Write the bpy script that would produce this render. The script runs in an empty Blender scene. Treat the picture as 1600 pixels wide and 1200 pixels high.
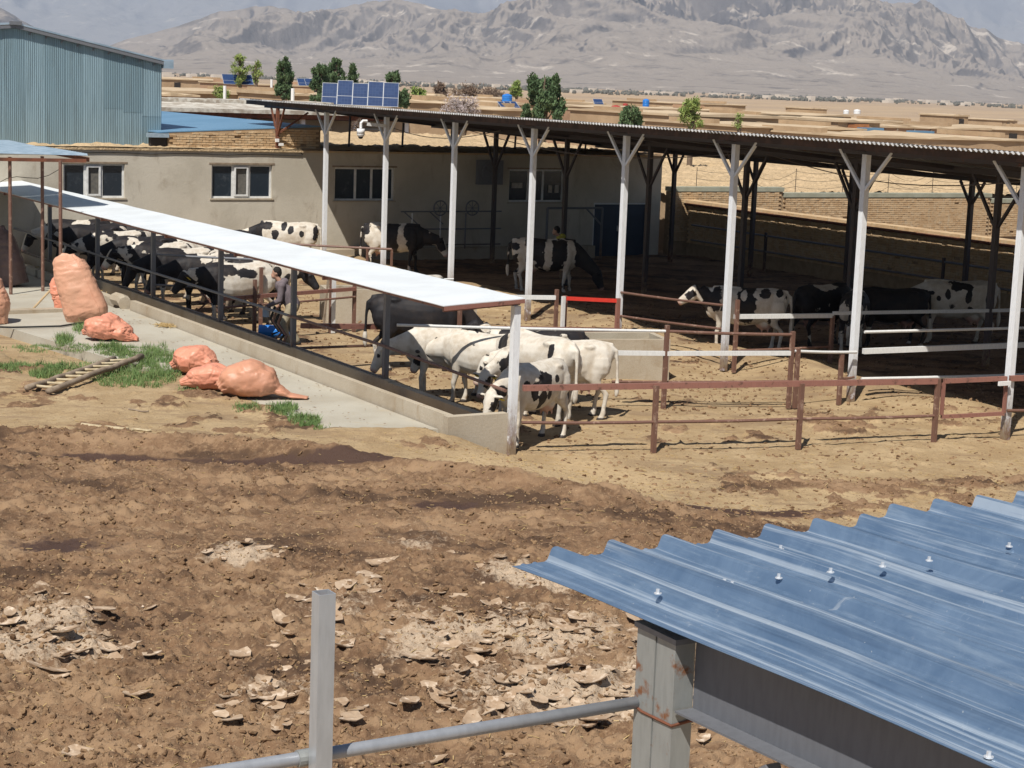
import bpy, bmesh, math, random
import numpy as np
from mathutils import Vector, Matrix

# ------------------------------------------------------------------ camera, world, sun, exposure
SC = bpy.context.scene
F = 2867.0; H = 5.7
_roll = math.atan(.037)
_pitch = math.atan(472 * math.cos(_roll) / F); _yaw = math.atan(1717 / 2906.)
fw0 = np.array([math.sin(_yaw), math.cos(_yaw), 0]); r0 = np.array([math.cos(_yaw), -math.sin(_yaw), 0]); up0 = np.array([0, 0, 1.])
fwv = fw0 * math.cos(_pitch) - up0 * math.sin(_pitch); upv = up0 * math.cos(_pitch) + fw0 * math.sin(_pitch)
RV = r0 * math.cos(_roll) + upv * math.sin(_roll); UV = upv * math.cos(_roll) - r0 * math.sin(_roll)

cam = bpy.data.cameras.new('camera'); cam.sensor_width = 36; cam.lens = F / 1600 * 36
cam.clip_start = .1; cam.clip_end = 60000
camo = bpy.data.objects.new('camera', cam); SC.collection.objects.link(camo)
camo.matrix_world = Matrix(((RV[0], UV[0], -fwv[0], 0), (RV[1], UV[1], -fwv[1], 0), (RV[2], UV[2], -fwv[2], H), (0, 0, 0, 1)))
SC.camera = camo

SUN_DIR = np.array([.56, .45, -1.0])            # direction the light travels
SUN_EL = math.atan(1 / math.hypot(.56, .45))
W = bpy.data.worlds.new('World'); SC.world = W; W.use_nodes = True
nt = W.node_tree; bg = nt.nodes['Background']
sky = nt.nodes.new('ShaderNodeTexSky'); sky.sky_type = 'NISHITA'; sky.sun_disc = False
sky.sun_elevation = SUN_EL
sky.sun_rotation = math.atan2(-SUN_DIR[0], -SUN_DIR[1])
sky.altitude = 1800; sky.air_density = 1.0; sky.dust_density = 1.2
nt.links.new(sky.outputs[0], bg.inputs[0]); bg.inputs[1].default_value = .055
sl = bpy.data.lights.new('sun', 'SUN'); sl.energy = 5.0; sl.angle = math.radians(.53); sl.color = (1, .955, .885)
so = bpy.data.objects.new('sun', sl); SC.collection.objects.link(so)
so.rotation_euler = Vector(-SUN_DIR).to_track_quat('Z', 'Y').to_euler(); so.location = (-30, -30, 60)
SC.view_settings.view_transform = 'Standard'; SC.view_settings.look = 'None'
SC.view_settings.exposure = .38; SC.view_settings.gamma = 1
SC.render.engine = 'CYCLES'
SC.cycles.max_bounces = 6; SC.cycles.diffuse_bounces = 2; SC.cycles.glossy_bounces = 3
SC.cycles.volume_bounces = 0; SC.cycles.transparent_max_bounces = 6
HAZE = True

random.seed(7); RNG = np.random.default_rng(11)
COL = SC.collection

def P(px, py, z=0., X=None, Y=None):            # point of the farm seen at a place of the photograph
    d = fwv + RV * (px - 800) / F - UV * (py - 600) / F
    if X is not None: t = X / d[0]
    elif Y is not None: t = Y / d[1]
    else: t = (z - H) / d[2]
    p = d * t
    return (float(p[0]), float(p[1]), float(p[2] + H))

def D(px, py, Z):                                # the same at a distance
    d = fwv + RV * (px - 800) / F - UV * (py - 600) / F
    p = d * (Z / (d @ fw0))
    return (float(p[0]), float(p[1]), float(p[2] + H))

# ------------------------------------------------------------------ noise
def _hash(ix, iy, iz, seed):
    h = (ix * 374761393 + iy * 668265263 + iz * 2147483647 + seed * 1274126177).astype(np.int64)
    h = (h ^ (h >> 13)) * 1274126177
    h = h & 0x7fffffff
    h = (h ^ (h >> 16)) * 60493 & 0x7fffffff
    return (h % 65536) / 65535.0

def vnoise(p, seed=0):
    p = np.asarray(p, float)
    i = np.floor(p).astype(np.int64); f = p - i; f = f * f * (3 - 2 * f)
    if p.shape[1] == 2:
        x, y = i[:, 0], i[:, 1]; fx, fy = f[:, 0], f[:, 1]; z = np.zeros_like(x)
        a = _hash(x, y, z, seed); b = _hash(x + 1, y, z, seed); c = _hash(x, y + 1, z, seed); d = _hash(x + 1, y + 1, z, seed)
        return (a * (1 - fx) + b * fx) * (1 - fy) + (c * (1 - fx) + d * fx) * fy
    x, y, z = i[:, 0], i[:, 1], i[:, 2]; fx, fy, fz = f[:, 0], f[:, 1], f[:, 2]
    def pl(zz):
        a = _hash(x, y, zz, seed); b = _hash(x + 1, y, zz, seed); c = _hash(x, y + 1, zz, seed); d = _hash(x + 1, y + 1, zz, seed)
        return (a * (1 - fx) + b * fx) * (1 - fy) + (c * (1 - fx) + d * fx) * fy
    return pl(z) * (1 - fz) + pl(z + 1) * fz

def fbm(p, oct=4, seed=0, gain=.5):
    s = 0; a = 1; t = 0; p = np.asarray(p, float)
    for k in range(oct):
        s = s + a * vnoise(p * (2.03 ** k) + 17.3 * k, seed + k); t += a; a *= gain
    return s / t

def ridged(p, oct=4, seed=0, gain=.5):
    s = 0; a = 1; t = 0; p = np.asarray(p, float)
    for k in range(oct):
        s = s + a * (1 - abs(2 * vnoise(p * (2.07 ** k) + 9.1 * k, seed + k) - 1)); t += a; a *= gain
    return s / t

def sstep(a, b, x):
    t = np.clip((x - a) / (b - a), 0, 1); return t * t * (3 - 2 * t)

# ------------------------------------------------------------------ mesh builder
class MB:
    def __init__(s): s.v = []; s.f = []; s.m = []; s.cur = 0
    def mat(s, k): s.cur = k; return s
    def add(s, vs, fs):
        n = len(s.v); s.v += [tuple(map(float, v)) for v in vs]
        for f in fs: s.f.append(tuple(n + i for i in f)); s.m.append(s.cur)
        return s
    def box(s, c, d, rz=0, rx=0, ry=0):
        M = Matrix.Rotation(rz, 3, 'Z') @ Matrix.Rotation(ry, 3, 'Y') @ Matrix.Rotation(rx, 3, 'X'); vs = []
        for i in (-.5, .5):
            for j in (-.5, .5):
                for k in (-.5, .5):
                    q = M @ Vector((i * d[0], j * d[1], k * d[2])); vs.append((c[0] + q.x, c[1] + q.y, c[2] + q.z))
        return s.add(vs, [(0, 1, 3, 2), (4, 6, 7, 5), (0, 4, 5, 1), (2, 3, 7, 6), (0, 2, 6, 4), (1, 5, 7, 3)])
    def bb(s, a, b):
        return s.box([(a[i] + b[i]) / 2 for i in range(3)], [abs(b[i] - a[i]) for i in range(3)])
    def beam(s, a, b, w, h, up=(0, 0, 1)):
        a = Vector(a); b = Vector(b); d = (b - a).normalized(); up = Vector(up)
        if abs(d.dot(up)) > .99: up = Vector((0, 1, 0))
        x = d.cross(up).normalized(); y = x.cross(d).normalized(); vs = []
        for p in (a, b):
            for i, j in ((-1, -1), (1, -1), (1, 1), (-1, 1)): vs.append(p + x * (i * w / 2) + y * (j * h / 2))
        return s.add(vs, [(3, 2, 1, 0), (4, 5, 6, 7), (0, 1, 5, 4), (1, 2, 6, 5), (2, 3, 7, 6), (3, 0, 4, 7)])
    def tube(s, pts, r, n=8, cap=True):
        pts = [Vector(p) for p in pts]; rs = r if hasattr(r, '__len__') else [r] * len(pts)
        rings = []; prev = None
        for i, p in enumerate(pts):
            d = (pts[min(i + 1, len(pts) - 1)] - pts[max(i - 1, 0)]).normalized()
            if prev is None:
                u = Vector((0, 0, 1)) if abs(d.z) < .9 else Vector((1, 0, 0)); prev = d.cross(u).normalized()
            x = (prev - d * prev.dot(d)).normalized(); y = d.cross(x); prev = x
            rr = rs[i] if hasattr(rs[i], '__len__') else (rs[i], rs[i])
            rings.append([p + x * (rr[0] * math.cos(2 * math.pi * k / n)) + y * (rr[1] * math.sin(2 * math.pi * k / n)) for k in range(n)])
        return s.loft(rings, cap)
    def loft(s, rings, cap=True):
        n = len(rings[0]); vs = [v for r in rings for v in r]; fs = []
        for i in range(len(rings) - 1):
            for k in range(n):
                fs.append((i * n + k, i * n + (k + 1) % n, (i + 1) * n + (k + 1) % n, (i + 1) * n + k))
        if cap: fs += [tuple(reversed(range(n))), tuple((len(rings) - 1) * n + k for k in range(n))]
        return s.add(vs, fs)
    def ell(s, c, r, nu=10, nv=6, M=None):
        vs = []; fs = []
        for j in range(1, nv):
            t = math.pi * j / nv
            for i in range(nu):
                a = 2 * math.pi * i / nu; q = Vector((r[0] * math.sin(t) * math.cos(a), r[1] * math.sin(t) * math.sin(a), r[2] * math.cos(t)))
                if M: q = M @ q
                vs.append((c[0] + q.x, c[1] + q.y, c[2] + q.z))
        for sgn in (1, -1):
            q = Vector((0, 0, sgn * r[2]));
            if M: q = M @ q
            vs.append((c[0] + q.x, c[1] + q.y, c[2] + q.z))
        T = len(vs) - 2
        for j in range(nv - 2):
            for i in range(nu): fs.append((j * nu + i, (j + 1) * nu + i, (j + 1) * nu + (i + 1) % nu, j * nu + (i + 1) % nu))
        for i in range(nu):
            fs.append((T, i, (i + 1) % nu)); fs.append((T + 1, (nv - 2) * nu + (i + 1) % nu, (nv - 2) * nu + i))
        return s.add(vs, fs)
    def disc(s, c, r, h, n=16, axis='Z'):
        a = {'X': (1, 0, 0), 'Y': (0, 1, 0), 'Z': (0, 0, 1)}[axis]
        return s.tube([(c[0] - a[0] * h / 2, c[1] - a[1] * h / 2, c[2] - a[2] * h / 2), (c[0] + a[0] * h / 2, c[1] + a[1] * h / 2, c[2] + a[2] * h / 2)], r, n)
    def build(s, name, mats, parent=None, smooth=False, kind=None, label=None):
        org = ORG.get(parent.name, (0, 0, 0)) if parent else (0, 0, 0)
        me = bpy.data.meshes.new(name)
        me.from_pydata([(v[0] - org[0], v[1] - org[1], v[2] - org[2]) for v in s.v], [], s.f)
        if not isinstance(mats, (list, tuple)): mats = [mats]
        for m in mats: me.materials.append(m)
        if len(mats) > 1: me.polygons.foreach_set('material_index', s.m)
        if smooth: me.polygons.foreach_set('use_smooth', [True] * len(me.polygons))
        me.update()
        o = bpy.data.objects.new(name, me); COL.objects.link(o)
        if parent: o.parent = parent; ORG[o.name] = org
        if kind: o['kind'] = kind
        if label: o['label'] = label
        return o

ORG = {}
def thing(name, label, cat, loc=(0, 0, 0), group=None):
    o = bpy.data.objects.new(name, None); COL.objects.link(o); o.location = loc; o.empty_display_size = .2
    o['label'] = label; o['category'] = cat
    if group: o['group'] = group
    ORG[o.name] = tuple(loc); return o
def tag(o, label, cat, group=None):
    o['label'] = label; o['category'] = cat
    if group: o['group'] = group
    return o
def grid_mesh(name, X, Y, Z, mat, attrs={}, smooth=True, kind='structure'):
    n, m = X.shape
    me = bpy.data.meshes.new(name); N = n * m
    co = np.stack([X, Y, Z], -1).reshape(-1, 3)
    me.vertices.add(N); me.vertices.foreach_set('co', co.ravel().astype(np.float32))
    idx = np.arange(N).reshape(n, m)
    q = np.stack([idx[:-1, :-1], idx[:-1, 1:], idx[1:, 1:], idx[1:, :-1]], -1).reshape(-1, 4)
    a, b, c = co[q[0, 0]], co[q[0, 1]], co[q[0, 2]]
    if np.cross(b - a, c - a)[2] < 0: q = q[:, ::-1]
    K = len(q)
    me.loops.add(K * 4); me.loops.foreach_set('vertex_index', q.ravel().astype(np.int32))
    me.polygons.add(K); me.polygons.foreach_set('loop_start', np.arange(0, K * 4, 4, dtype=np.int32))
    me.polygons.foreach_set('loop_total', np.full(K, 4, np.int32))
    me.polygons.foreach_set('use_smooth', np.full(K, smooth))
    me.update(calc_edges=True); me.validate()
    for k, v in attrs.items():
        at = me.attributes.new(k, 'FLOAT', 'POINT'); at.data.foreach_set('value', v.ravel().astype(np.float32))
    me.materials.append(mat)
    o = bpy.data.objects.new(name, me); COL.objects.link(o)
    if kind: o['kind'] = kind
    return o

# ------------------------------------------------------------------ materials
class NT:
    def __init__(s, name):
        s.m = bpy.data.materials.new(name); s.m.use_nodes = True; s.t = s.m.node_tree; s.b = s.t.nodes['Principled BSDF']
    def n(s, typ, **k):
        x = s.t.nodes.new(typ)
        for a, v in k.items(): setattr(x, a, v)
        return x
    def l(s, a, b): s.t.links.new(a, b)
    def coord(s, world=False):
        if world: return s.n('ShaderNodeNewGeometry').outputs['Position']
        return s.n('ShaderNodeTexCoord').outputs['Object']
    def mapping(s, vec, scale=(1, 1, 1), loc=(0, 0, 0)):
        mp = s.n('ShaderNodeMapping'); s.l(vec, mp.inputs[0]); mp.inputs['Scale'].default_value = scale; mp.inputs['Location'].default_value = loc; return mp.outputs[0]
    def noise(s, vec, sc, det=4, rough=.55, dist=0):
        x = s.n('ShaderNodeTexNoise'); x.inputs['Scale'].default_value = sc; x.inputs['Detail'].default_value = det; x.inputs['Roughness'].default_value = rough
        x.inputs['Distortion'].default_value = dist; s.l(vec, x.inputs['Vector']); return x.outputs['Fac']
    def ramp(s, fac, lo, hi, inv=False):
        x = s.n('ShaderNodeMapRange'); x.interpolation_type = 'SMOOTHSTEP'; x.inputs[1].default_value = lo; x.inputs[2].default_value = hi
        x.inputs[3].default_value = 1 if inv else 0; x.inputs[4].default_value = 0 if inv else 1
        s.l(fac, x.inputs[0]); return x.outputs[0]
    def mix(s, fac, a, b):
        x = s.n('ShaderNodeMix', data_type='RGBA')
        if hasattr(fac, 'links'): s.l(fac, x.inputs[0])
        else: x.inputs[0].default_value = fac
        for i, c in ((6, a), (7, b)):
            if hasattr(c, 'links'): s.l(c, x.inputs[i])
            else: x.inputs[i].default_value = (*c, 1)
        return x.outputs[2]
    def math(s, op, a, b=None):
        x = s.n('ShaderNodeMath', operation=op)
        for i, c in ((0, a), (1, b)):
            if c is None: continue
            if hasattr(c, 'links'): s.l(c, x.inputs[i])
            else: x.inputs[i].default_value = c
        return x.outputs[0]
    def attr(s, name): return s.n('ShaderNodeAttribute', attribute_name=name).outputs['Fac']
    def sepz(s, vec, ax=2):
        x = s.n('ShaderNodeSeparateXYZ'); s.l(vec, x.inputs[0]); return x.outputs[ax]
    def bump(s, h, st, dist=.01):
        x = s.n('ShaderNodeBump'); x.inputs['Strength'].default_value = st; x.inputs['Distance'].default_value = dist
        s.l(h, x.inputs['Height']); s.l(x.outputs[0], s.b.inputs['Normal'])
    def done(s, col, rough=.8, metal=0, spec=.5):
        if hasattr(col, 'links'): s.l(col, s.b.inputs['Base Color'])
        else: s.b.inputs['Base Color'].default_value = (*col, 1)
        if hasattr(rough, 'links'): s.l(rough, s.b.inputs['Roughness'])
        else: s.b.inputs['Roughness'].default_value = rough
        if hasattr(metal, 'links'): s.l(metal, s.b.inputs['Metallic'])
        else: s.b.inputs['Metallic'].default_value = metal
        s.b.inputs['Specular IOR Level'].default_value = spec
        return s.m

def simple(name, c1, c2=None, sc=3, rough=.8, metal=0, bump=0, bsc=30, bd=.01, spec=.4, c3=None, sc3=20, lo=.35, hi=.65, world=False, stretch=(1, 1, 1)):
    N = NT(name); v = N.coord(world)
    if stretch != (1, 1, 1): v = N.mapping(v, stretch)
    col = c1
    if c2: col = N.mix(N.ramp(N.noise(v, sc), lo, hi), c1, c2)
    if c3: col = N.mix(N.ramp(N.noise(v, sc3, 3), .52, .7), col, c3)
    if bump: N.bump(N.noise(v, bsc, 5, .6), bump, bd)
    return N.done(col, rough, metal, spec)

def rusty(name, paint, rust=(.13, .05, .028), amount=.5, rough=.5, metal=0., zlo=None, zhi=None, dirt=(.22, .16, .1)):
    """painted steel with rust that gathers near the ground and in specks"""
    N = NT(name); v = N.coord(True)
    n = N.noise(v, 9, 5, .65); n2 = N.noise(N.mapping(v, (14, 14, 3)), 3, 4, .6)
    f = N.ramp(n, amount, amount + .12)
    col = N.mix(N.ramp(n2, .35, .7), paint, tuple(c * .88 for c in paint))
    col = N.mix(f, col, rust)
    if zlo is not None:
        z = N.sepz(v); zz = N.math('ADD', z, N.math('MULTIPLY', N.math('SUBTRACT', n2, .5), 1.1))
        low = N.ramp(zz, zlo, zhi, inv=True)
        low = N.math('MULTIPLY', low, N.ramp(n, .25, .5))
        col = N.mix(low, col, N.mix(N.ramp(n, .4, .6), rust, dirt))
    N.bump(n, .15, .004)
    return N.done(col, rough, metal, .4)

m_white_steel = rusty('white_painted_steel', (.74, .76, .78), amount=.74, zlo=.0, zhi=1.1)
m_dark_steel = rusty('grey_painted_steel', (.16, .165, .18), amount=.7, zlo=.2, zhi=.9)
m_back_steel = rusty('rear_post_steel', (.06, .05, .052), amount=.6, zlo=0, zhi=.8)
m_red_rail = rusty('red_oxide_rail', (.27, .125, .095), rust=(.12, .06, .045), amount=.55)
m_redbright = rusty('bright_red_rail', (.55, .035, .02), amount=.75)
m_rust_pipe = rusty('rusty_pipe', (.17, .09, .065), rust=(.30, .2, .15), amount=.55)
m_white_rail = rusty('white_rail', (.66, .66, .64), amount=.68)
m_rust = simple('brown_rust', (.20, .07, .035), (.12, .05, .03), 6, .85, 0, .3, 60)
m_lip = simple('pale_sheet_edge', (.42, .41, .40), (.30, .29, .28), 6, .5)
m_fasc = simple('brown_fascia', (.10, .06, .045), (.06, .04, .032), 4, .9, 0, .3, 40)
m_canopy = simple('white_sheet_roof', (.70, .73, .74), (.64, .665, .67), 1.2, .5, 0, .05, 8)
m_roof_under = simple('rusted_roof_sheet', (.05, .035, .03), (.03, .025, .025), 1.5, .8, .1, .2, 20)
m_roof_top = simple('galvanised_sheet', (.55, .56, .57), (.44, .45, .46), 2, .5, .3, .05, 20)
m_plaster = None

def concrete(name, c1, c2, c3=(.2, .16, .11), stain=.5, bump=.35):
    N = NT(name); v = N.coord(True)
    col = N.mix(N.ramp(N.noise(v, .8, 6, .6), .35, .68), c1, c2)
    col = N.mix(N.ramp(N.noise(N.mapping(v, (1, 1, .35)), 2.3, 6, .7, .6), .54, .72), col, tuple(a * stain + b * (1 - stain) for a, b in zip(c3, c1)))
    col = N.mix(N.math('MULTIPLY', N.ramp(N.noise(v, 45, 3), .4, .7), .25), col, c3)
    N.bump(N.noise(v, 16, 6, .65), bump, .02)
    return N.done(col, .9, 0, .25)
m_plaster = concrete('cement_plaster', (.54, .495, .41), (.44, .40, .325), (.30, .25, .185), .6)
m_conc = concrete('trough_concrete', (.44, .385, .30), (.36, .30, .22), (.27, .19, .11), .7)
m_slab = concrete('alley_concrete', (.43, .405, .34), (.36, .33, .27), (.36, .28, .17), .55, .15)
m_brick = None
def brickmat():
    N = NT('tan_brick'); v = N.coord(True)
    info = N.n('ShaderNodeObjectInfo').outputs['Random']
    cell = N.n('ShaderNodeTexWhiteNoise', noise_dimensions='3D')
    sn = N.n('ShaderNodeVectorMath', operation='SNAP'); N.l(v, sn.inputs[0]); sn.inputs[1].default_value = (.21, .21, .081); N.l(sn.outputs[0], cell.inputs[0])
    col = N.mix(cell.outputs[0], (.56, .40, .235), (.45, .30, .165))
    col = N.mix(N.ramp(N.noise(v, 7, 4), .45, .75), col, (.52, .41, .27))
    col = N.mix(N.ramp(N.noise(v, 2.2, 5, .7), .6, .75), col, (.27, .17, .09))
    N.bump(N.noise(v, 60, 4), .4, .01)
    return N.done(col, .92, 0, .15)
m_brick = brickmat()
m_mortar = simple('mud_mortar', (.36, .26, .16), (.29, .205, .12), 5, .95, 0, .4, 40)
def mudmat(name, c1, c2, sc, bump, bd, bsc=8):
    N = NT(name); v = N.coord(True)
    n = N.noise(v, bsc, 6, .65, .4)
    col = N.mix(N.ramp(N.noise(v, sc, 5, .6), .35, .7), c1, c2)
    col = N.mix(N.math('MULTIPLY', N.ramp(n, .5, .7), .35), col, tuple(a * .6 for a in c1))
    N.bump(n, bump, bd); return N.done(col, .95, 0, .1)
m_mudroof = mudmat('mud_straw_roof', (.54, .40, .245), (.45, .33, .195), .7, .9, .12, 5)
m_mudwall = mudmat('mud_wall', (.45, .325, .205), (.35, .245, .15), .35, .5, .1, 1.2)
m_mudwall2 = mudmat('pink_mud_wall', (.42, .27, .175), (.36, .235, .15), .12, .5, .1, 1.2)
m_dark = simple('dark_opening', (.03, .025, .022), None, rough=.9)

def barnmat():
    N = NT('weathered_galvanised_sheet'); v = N.coord(True)
    n = N.noise(N.mapping(v, (3, 3, .25)), 3, 6, .7)
    col = N.mix(N.n('ShaderNodeObjectInfo').outputs['Random'], (.18, .265, .305), (.255, .355, .40))
    col = N.mix(N.ramp(n, .4, .75), col, (.17, .235, .26))
    N.bump(N.noise(v, 12, 3), .05, .01)
    return N.done(col, .5, .35, .4)
m_barn = barnmat()
m_bluemetal = simple('pale_blue_roof', (.16, .30, .44), (.13, .26, .39), .6, .5, .2, .05, 5)
m_litroof = simple('pale_blue_tin', (.42, .52, .60), (.30, .40, .48), 3, .45, .4, .1, 10)
m_frame = simple('white_window_frame', (.72, .72, .70), (.6, .6, .58), 8, .5)
def glassmat():
    N = NT('dusty_window_glass'); v = N.coord(True)
    col = N.mix(N.ramp(N.noise(v, 5, 6, .7), .5, .8), (.018, .026, .036), (.06, .07, .08))
    return N.done(col, .18, 0, .5)
m_glass = glassmat()
m_netting = simple('window_mesh_screen', (.14, .13, .11), (.1, .095, .085), 10, .8)
m_doorblue = simple('blue_steel_door', (.035, .055, .085), (.03, .045, .07), 2, .45)
m_cloth = simple('pale_cloth', (.5, .46, .4), (.35, .32, .28), 10, .95)
m_wood = simple('pale_timber', (.5, .38, .22), (.38, .27, .15), 6, .85, 0, .3, 40, stretch=(1, 1, 1))
m_oldwood = simple('grey_old_timber', (.30, .235, .17), (.20, .15, .105), 5, .95, 0, .6, 40)
m_rung = simple('dry_pale_rung', (.50, .42, .28), (.4, .32, .2), 8, .95)
m_bluepl = simple('blue_plastic', (.02, .20, .62), (.03, .16, .5), 3, .35)
m_redpl = simple('red_tank', (.42, .06, .05), (.36, .05, .04), 3, .5)
m_whitepl = simple('white_plastic', (.75, .75, .74), None, rough=.4)
m_black = simple('black_rubber', (.02, .02, .02), None, rough=.8)
m_yellow = simple('yellow_ear_tag', (.75, .58, .02), None, rough=.45)
m_panel = None
def panelmat():
    N = NT('solar_cells'); v = N.coord()
    br = N.n('ShaderNodeTexBrick'); br.offset = 0; br.inputs['Scale'].default_value = 1; N.l(v, br.inputs[0])
    br.inputs['Color1'].default_value = (.018, .04, .11, 1); br.inputs['Color2'].default_value = (.024, .05, .13, 1); br.inputs['Mortar'].default_value = (.04, .065, .14, 1)
    br.inputs['Brick Width'].default_value = .17; br.inputs['Row Height'].default_value = .17; br.inputs['Mortar Size'].default_value = .008
    return N.done(br.outputs[0], .5, 0, .08)
m_panel = panelmat()
m_pframe = simple('dull_panel_frame', (.42, .44, .47), None, rough=.5)
m_alu = simple('aluminium', (.72, .73, .74), None, rough=.35, metal=.5)

# ground: manure, dirt, straw, wet patches and painted shed shade are vertex attributes of the ground itself
def groundmat():
    N = NT('farmyard_ground'); v = N.coord(True)
    nb = N.noise(v, 1.3, 5, .6); nf = N.noise(v, 14, 6, .7, .3); nff = N.noise(v, 60, 4, .7)
    dirt = N.mix(N.ramp(nb, .35, .65), (.34, .235, .125), (.43, .315, .18))
    dirt = N.mix(N.ramp(nf, .5, .72), dirt, (.25, .17, .095))
    dirt = N.mix(N.ramp(nff, .56, .75), dirt, (.58, .46, .30))
    man = N.mix(N.ramp(nb, .3, .7), (.13, .074, .041), (.23, .137, .076))
    man = N.mix(N.ramp(nf, .42, .7), man, (.29, .185, .105))
    man = N.mix(N.ramp(nff, .6, .78), man, (.44, .31, .175))
    man = N.mix(N.ramp(nff, .42, .25), man, (.075, .042, .025))
    tn = N.attr('tone'); man = N.mix(N.ramp(tn, .55, 1.0), N.mix(N.ramp(tn, .0, .45), (.085, .05, .03), man), (.31, .20, .115)); dirt = N.mix(N.math('MULTIPLY', N.ramp(tn, .45, .0), .7), dirt, (.25, .17, .10)); a = N.attr('manure'); f = N.ramp(N.math('ADD', a, N.math('MULTIPLY', N.math('SUBTRACT', nf, .5), .7)), .38, .62)
    col = N.mix(f, dirt, man)
    s = N.attr('straw'); fs = N.ramp(N.math('ADD', s, N.math('MULTIPLY', N.math('SUBTRACT', nff, .5), 1.0)), .4, .75)
    col = N.mix(fs, col, N.mix(N.ramp(nf, .4, .7), (.50, .365, .205), (.39, .27, .15)))
    c = N.attr('crust'); fc = N.ramp(N.math('ADD', c, N.math('MULTIPLY', N.math('SUBTRACT', nf, .5), .8)), .45, .7)
    col = N.mix(fc, col, N.mix(N.ramp(nff, .35, .7), (.40, .30, .205), (.52, .41, .30)))
    w = N.attr('wet_shade'); fwt = N.ramp(N.math('ADD', w, N.math('MULTIPLY', N.math('SUBTRACT', nf, .5), .6)), .4, .6)
    col = N.mix(fwt, col, (.075, .042, .029))
    N.bump(N.math('ADD', nf, N.math('MULTIPLY', nff, .6)), .75, .035)
    ro = N.math('SUBTRACT', .95, N.math('MULTIPLY', fwt, .4))
    return N.done(col, ro, 0, .25)
m_ground = groundmat()
m_clod = simple('manure_clod', (.15, .088, .048), (.28, .18, .10), 6, .95, 0, .7, 50, .01, .15, c3=(.09, .05, .028), sc3=25, world=True)
m_flake = simple('dried_crust', (.44, .33, .23), (.32, .22, .14), 4, .95, 0, .6, 30, .01, .1, c3=(.58, .47, .36), sc3=12, world=True)
m_straw = simple('straw', (.52, .38, .18), (.38, .26, .11), 6, .9, world=True)
m_fibre = simple('dung_fibre', (.30, .20, .12), (.16, .10, .058), 9, .95, world=True, c3=(.42, .31, .18), sc3=31)
m_grass = simple('grass_blade', (.10, .18, .05), (.15, .22, .07), 4, .7, world=True, c3=(.24, .27, .10), sc3=9)
m_bag = None
def bagmat(name, c1, c2, c3, dirt=.25):
    N = NT(name); v = N.coord()
    col = N.mix(N.ramp(N.noise(v, 2.2, 5, .6), .3, .7), c1, c2)
    col = N.mix(N.math('MULTIPLY', N.ramp(N.noise(v, 6, 5, .7), .5, .75), .6), col, c3)
    w = N.n('ShaderNodeTexWave'); w.inputs['Scale'].default_value = 60; w.inputs['Distortion'].default_value = 1; N.l(v, w.inputs[0])
    ad = N.math('ADD', N.math('MULTIPLY', N.noise(v, 5, 6, .65, 1.2), 1.0), N.math('MULTIPLY', w.outputs[1], .015))
    vo = N.n('ShaderNodeTexVoronoi'); vo.inputs['Scale'].default_value = 4.5; mpv = N.mapping(v, (1, 1, 1.8)); N.l(mpv, vo.inputs['Vector']); vo.feature = 'SMOOTH_F1'; ad = N.math('ADD', ad, N.math('MULTIPLY', vo.outputs['Distance'], .8))
    N.bump(ad, .3, .03)
    return N.done(col, .45, 0, .4)
m_bag = bagmat('woven_orange_sack', (.60, .31, .20), (.54, .30, .195), (.45, .25, .16))
m_bag2 = bagmat('faded_pink_sack', (.66, .245, .15), (.66, .29, .19), (.54, .19, .12))
m_bag3 = bagmat('tan_orange_sack', (.60, .28, .17), (.50, .25, .16), (.40, .22, .13))
m_bag4 = bagmat('dark_sack', (.16, .10, .09), (.12, .08, .07), (.1, .06, .05))

# ------------------------------------------------------------------ ground shape
BX = np.array([-20, 3, 6.8, 9.3, 11.2, 12.6, 14.5, 16.2, 20, 40]); BY = np.array([28, 27, 25.9, 24.7, 22.4, 20.4, 19.4, 17.8, 16.5, 14])
def ground_z(x, y):
    x = np.asarray(x, float); y = np.asarray(y, float)
    s = np.maximum(24 - y, 0)
    x0 = 12.9 - s * .22; x1 = 13.1 + np.minimum(s * 9, 1.1) + s * .3
    z = .4 * (1 - sstep(x0, x1, x)) * (1 - .25 * sstep(0, 12, s))
    # heaps of bedding at the foot of the shed
    pen = sstep(15, 20, x) * sstep(20, 23, y)
    h = .20 * np.exp(-((x - 24.1 - .25 * np.sin(y * .9)) / .85) ** 2) * (.55 + .6 * np.sin(y * 1.3 + 1) ** 2) + .05 * np.sin(x * .7 + 2) * np.sin(y * .5)
    h2 = .05 * np.exp(-((y - 24.35 + (x - 12.5) * .3) / .35) ** 2) * sstep(11.0, 11.6, x) * (1 - sstep(13.0, 13.6, x))
    return z + pen * h + h2
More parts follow.
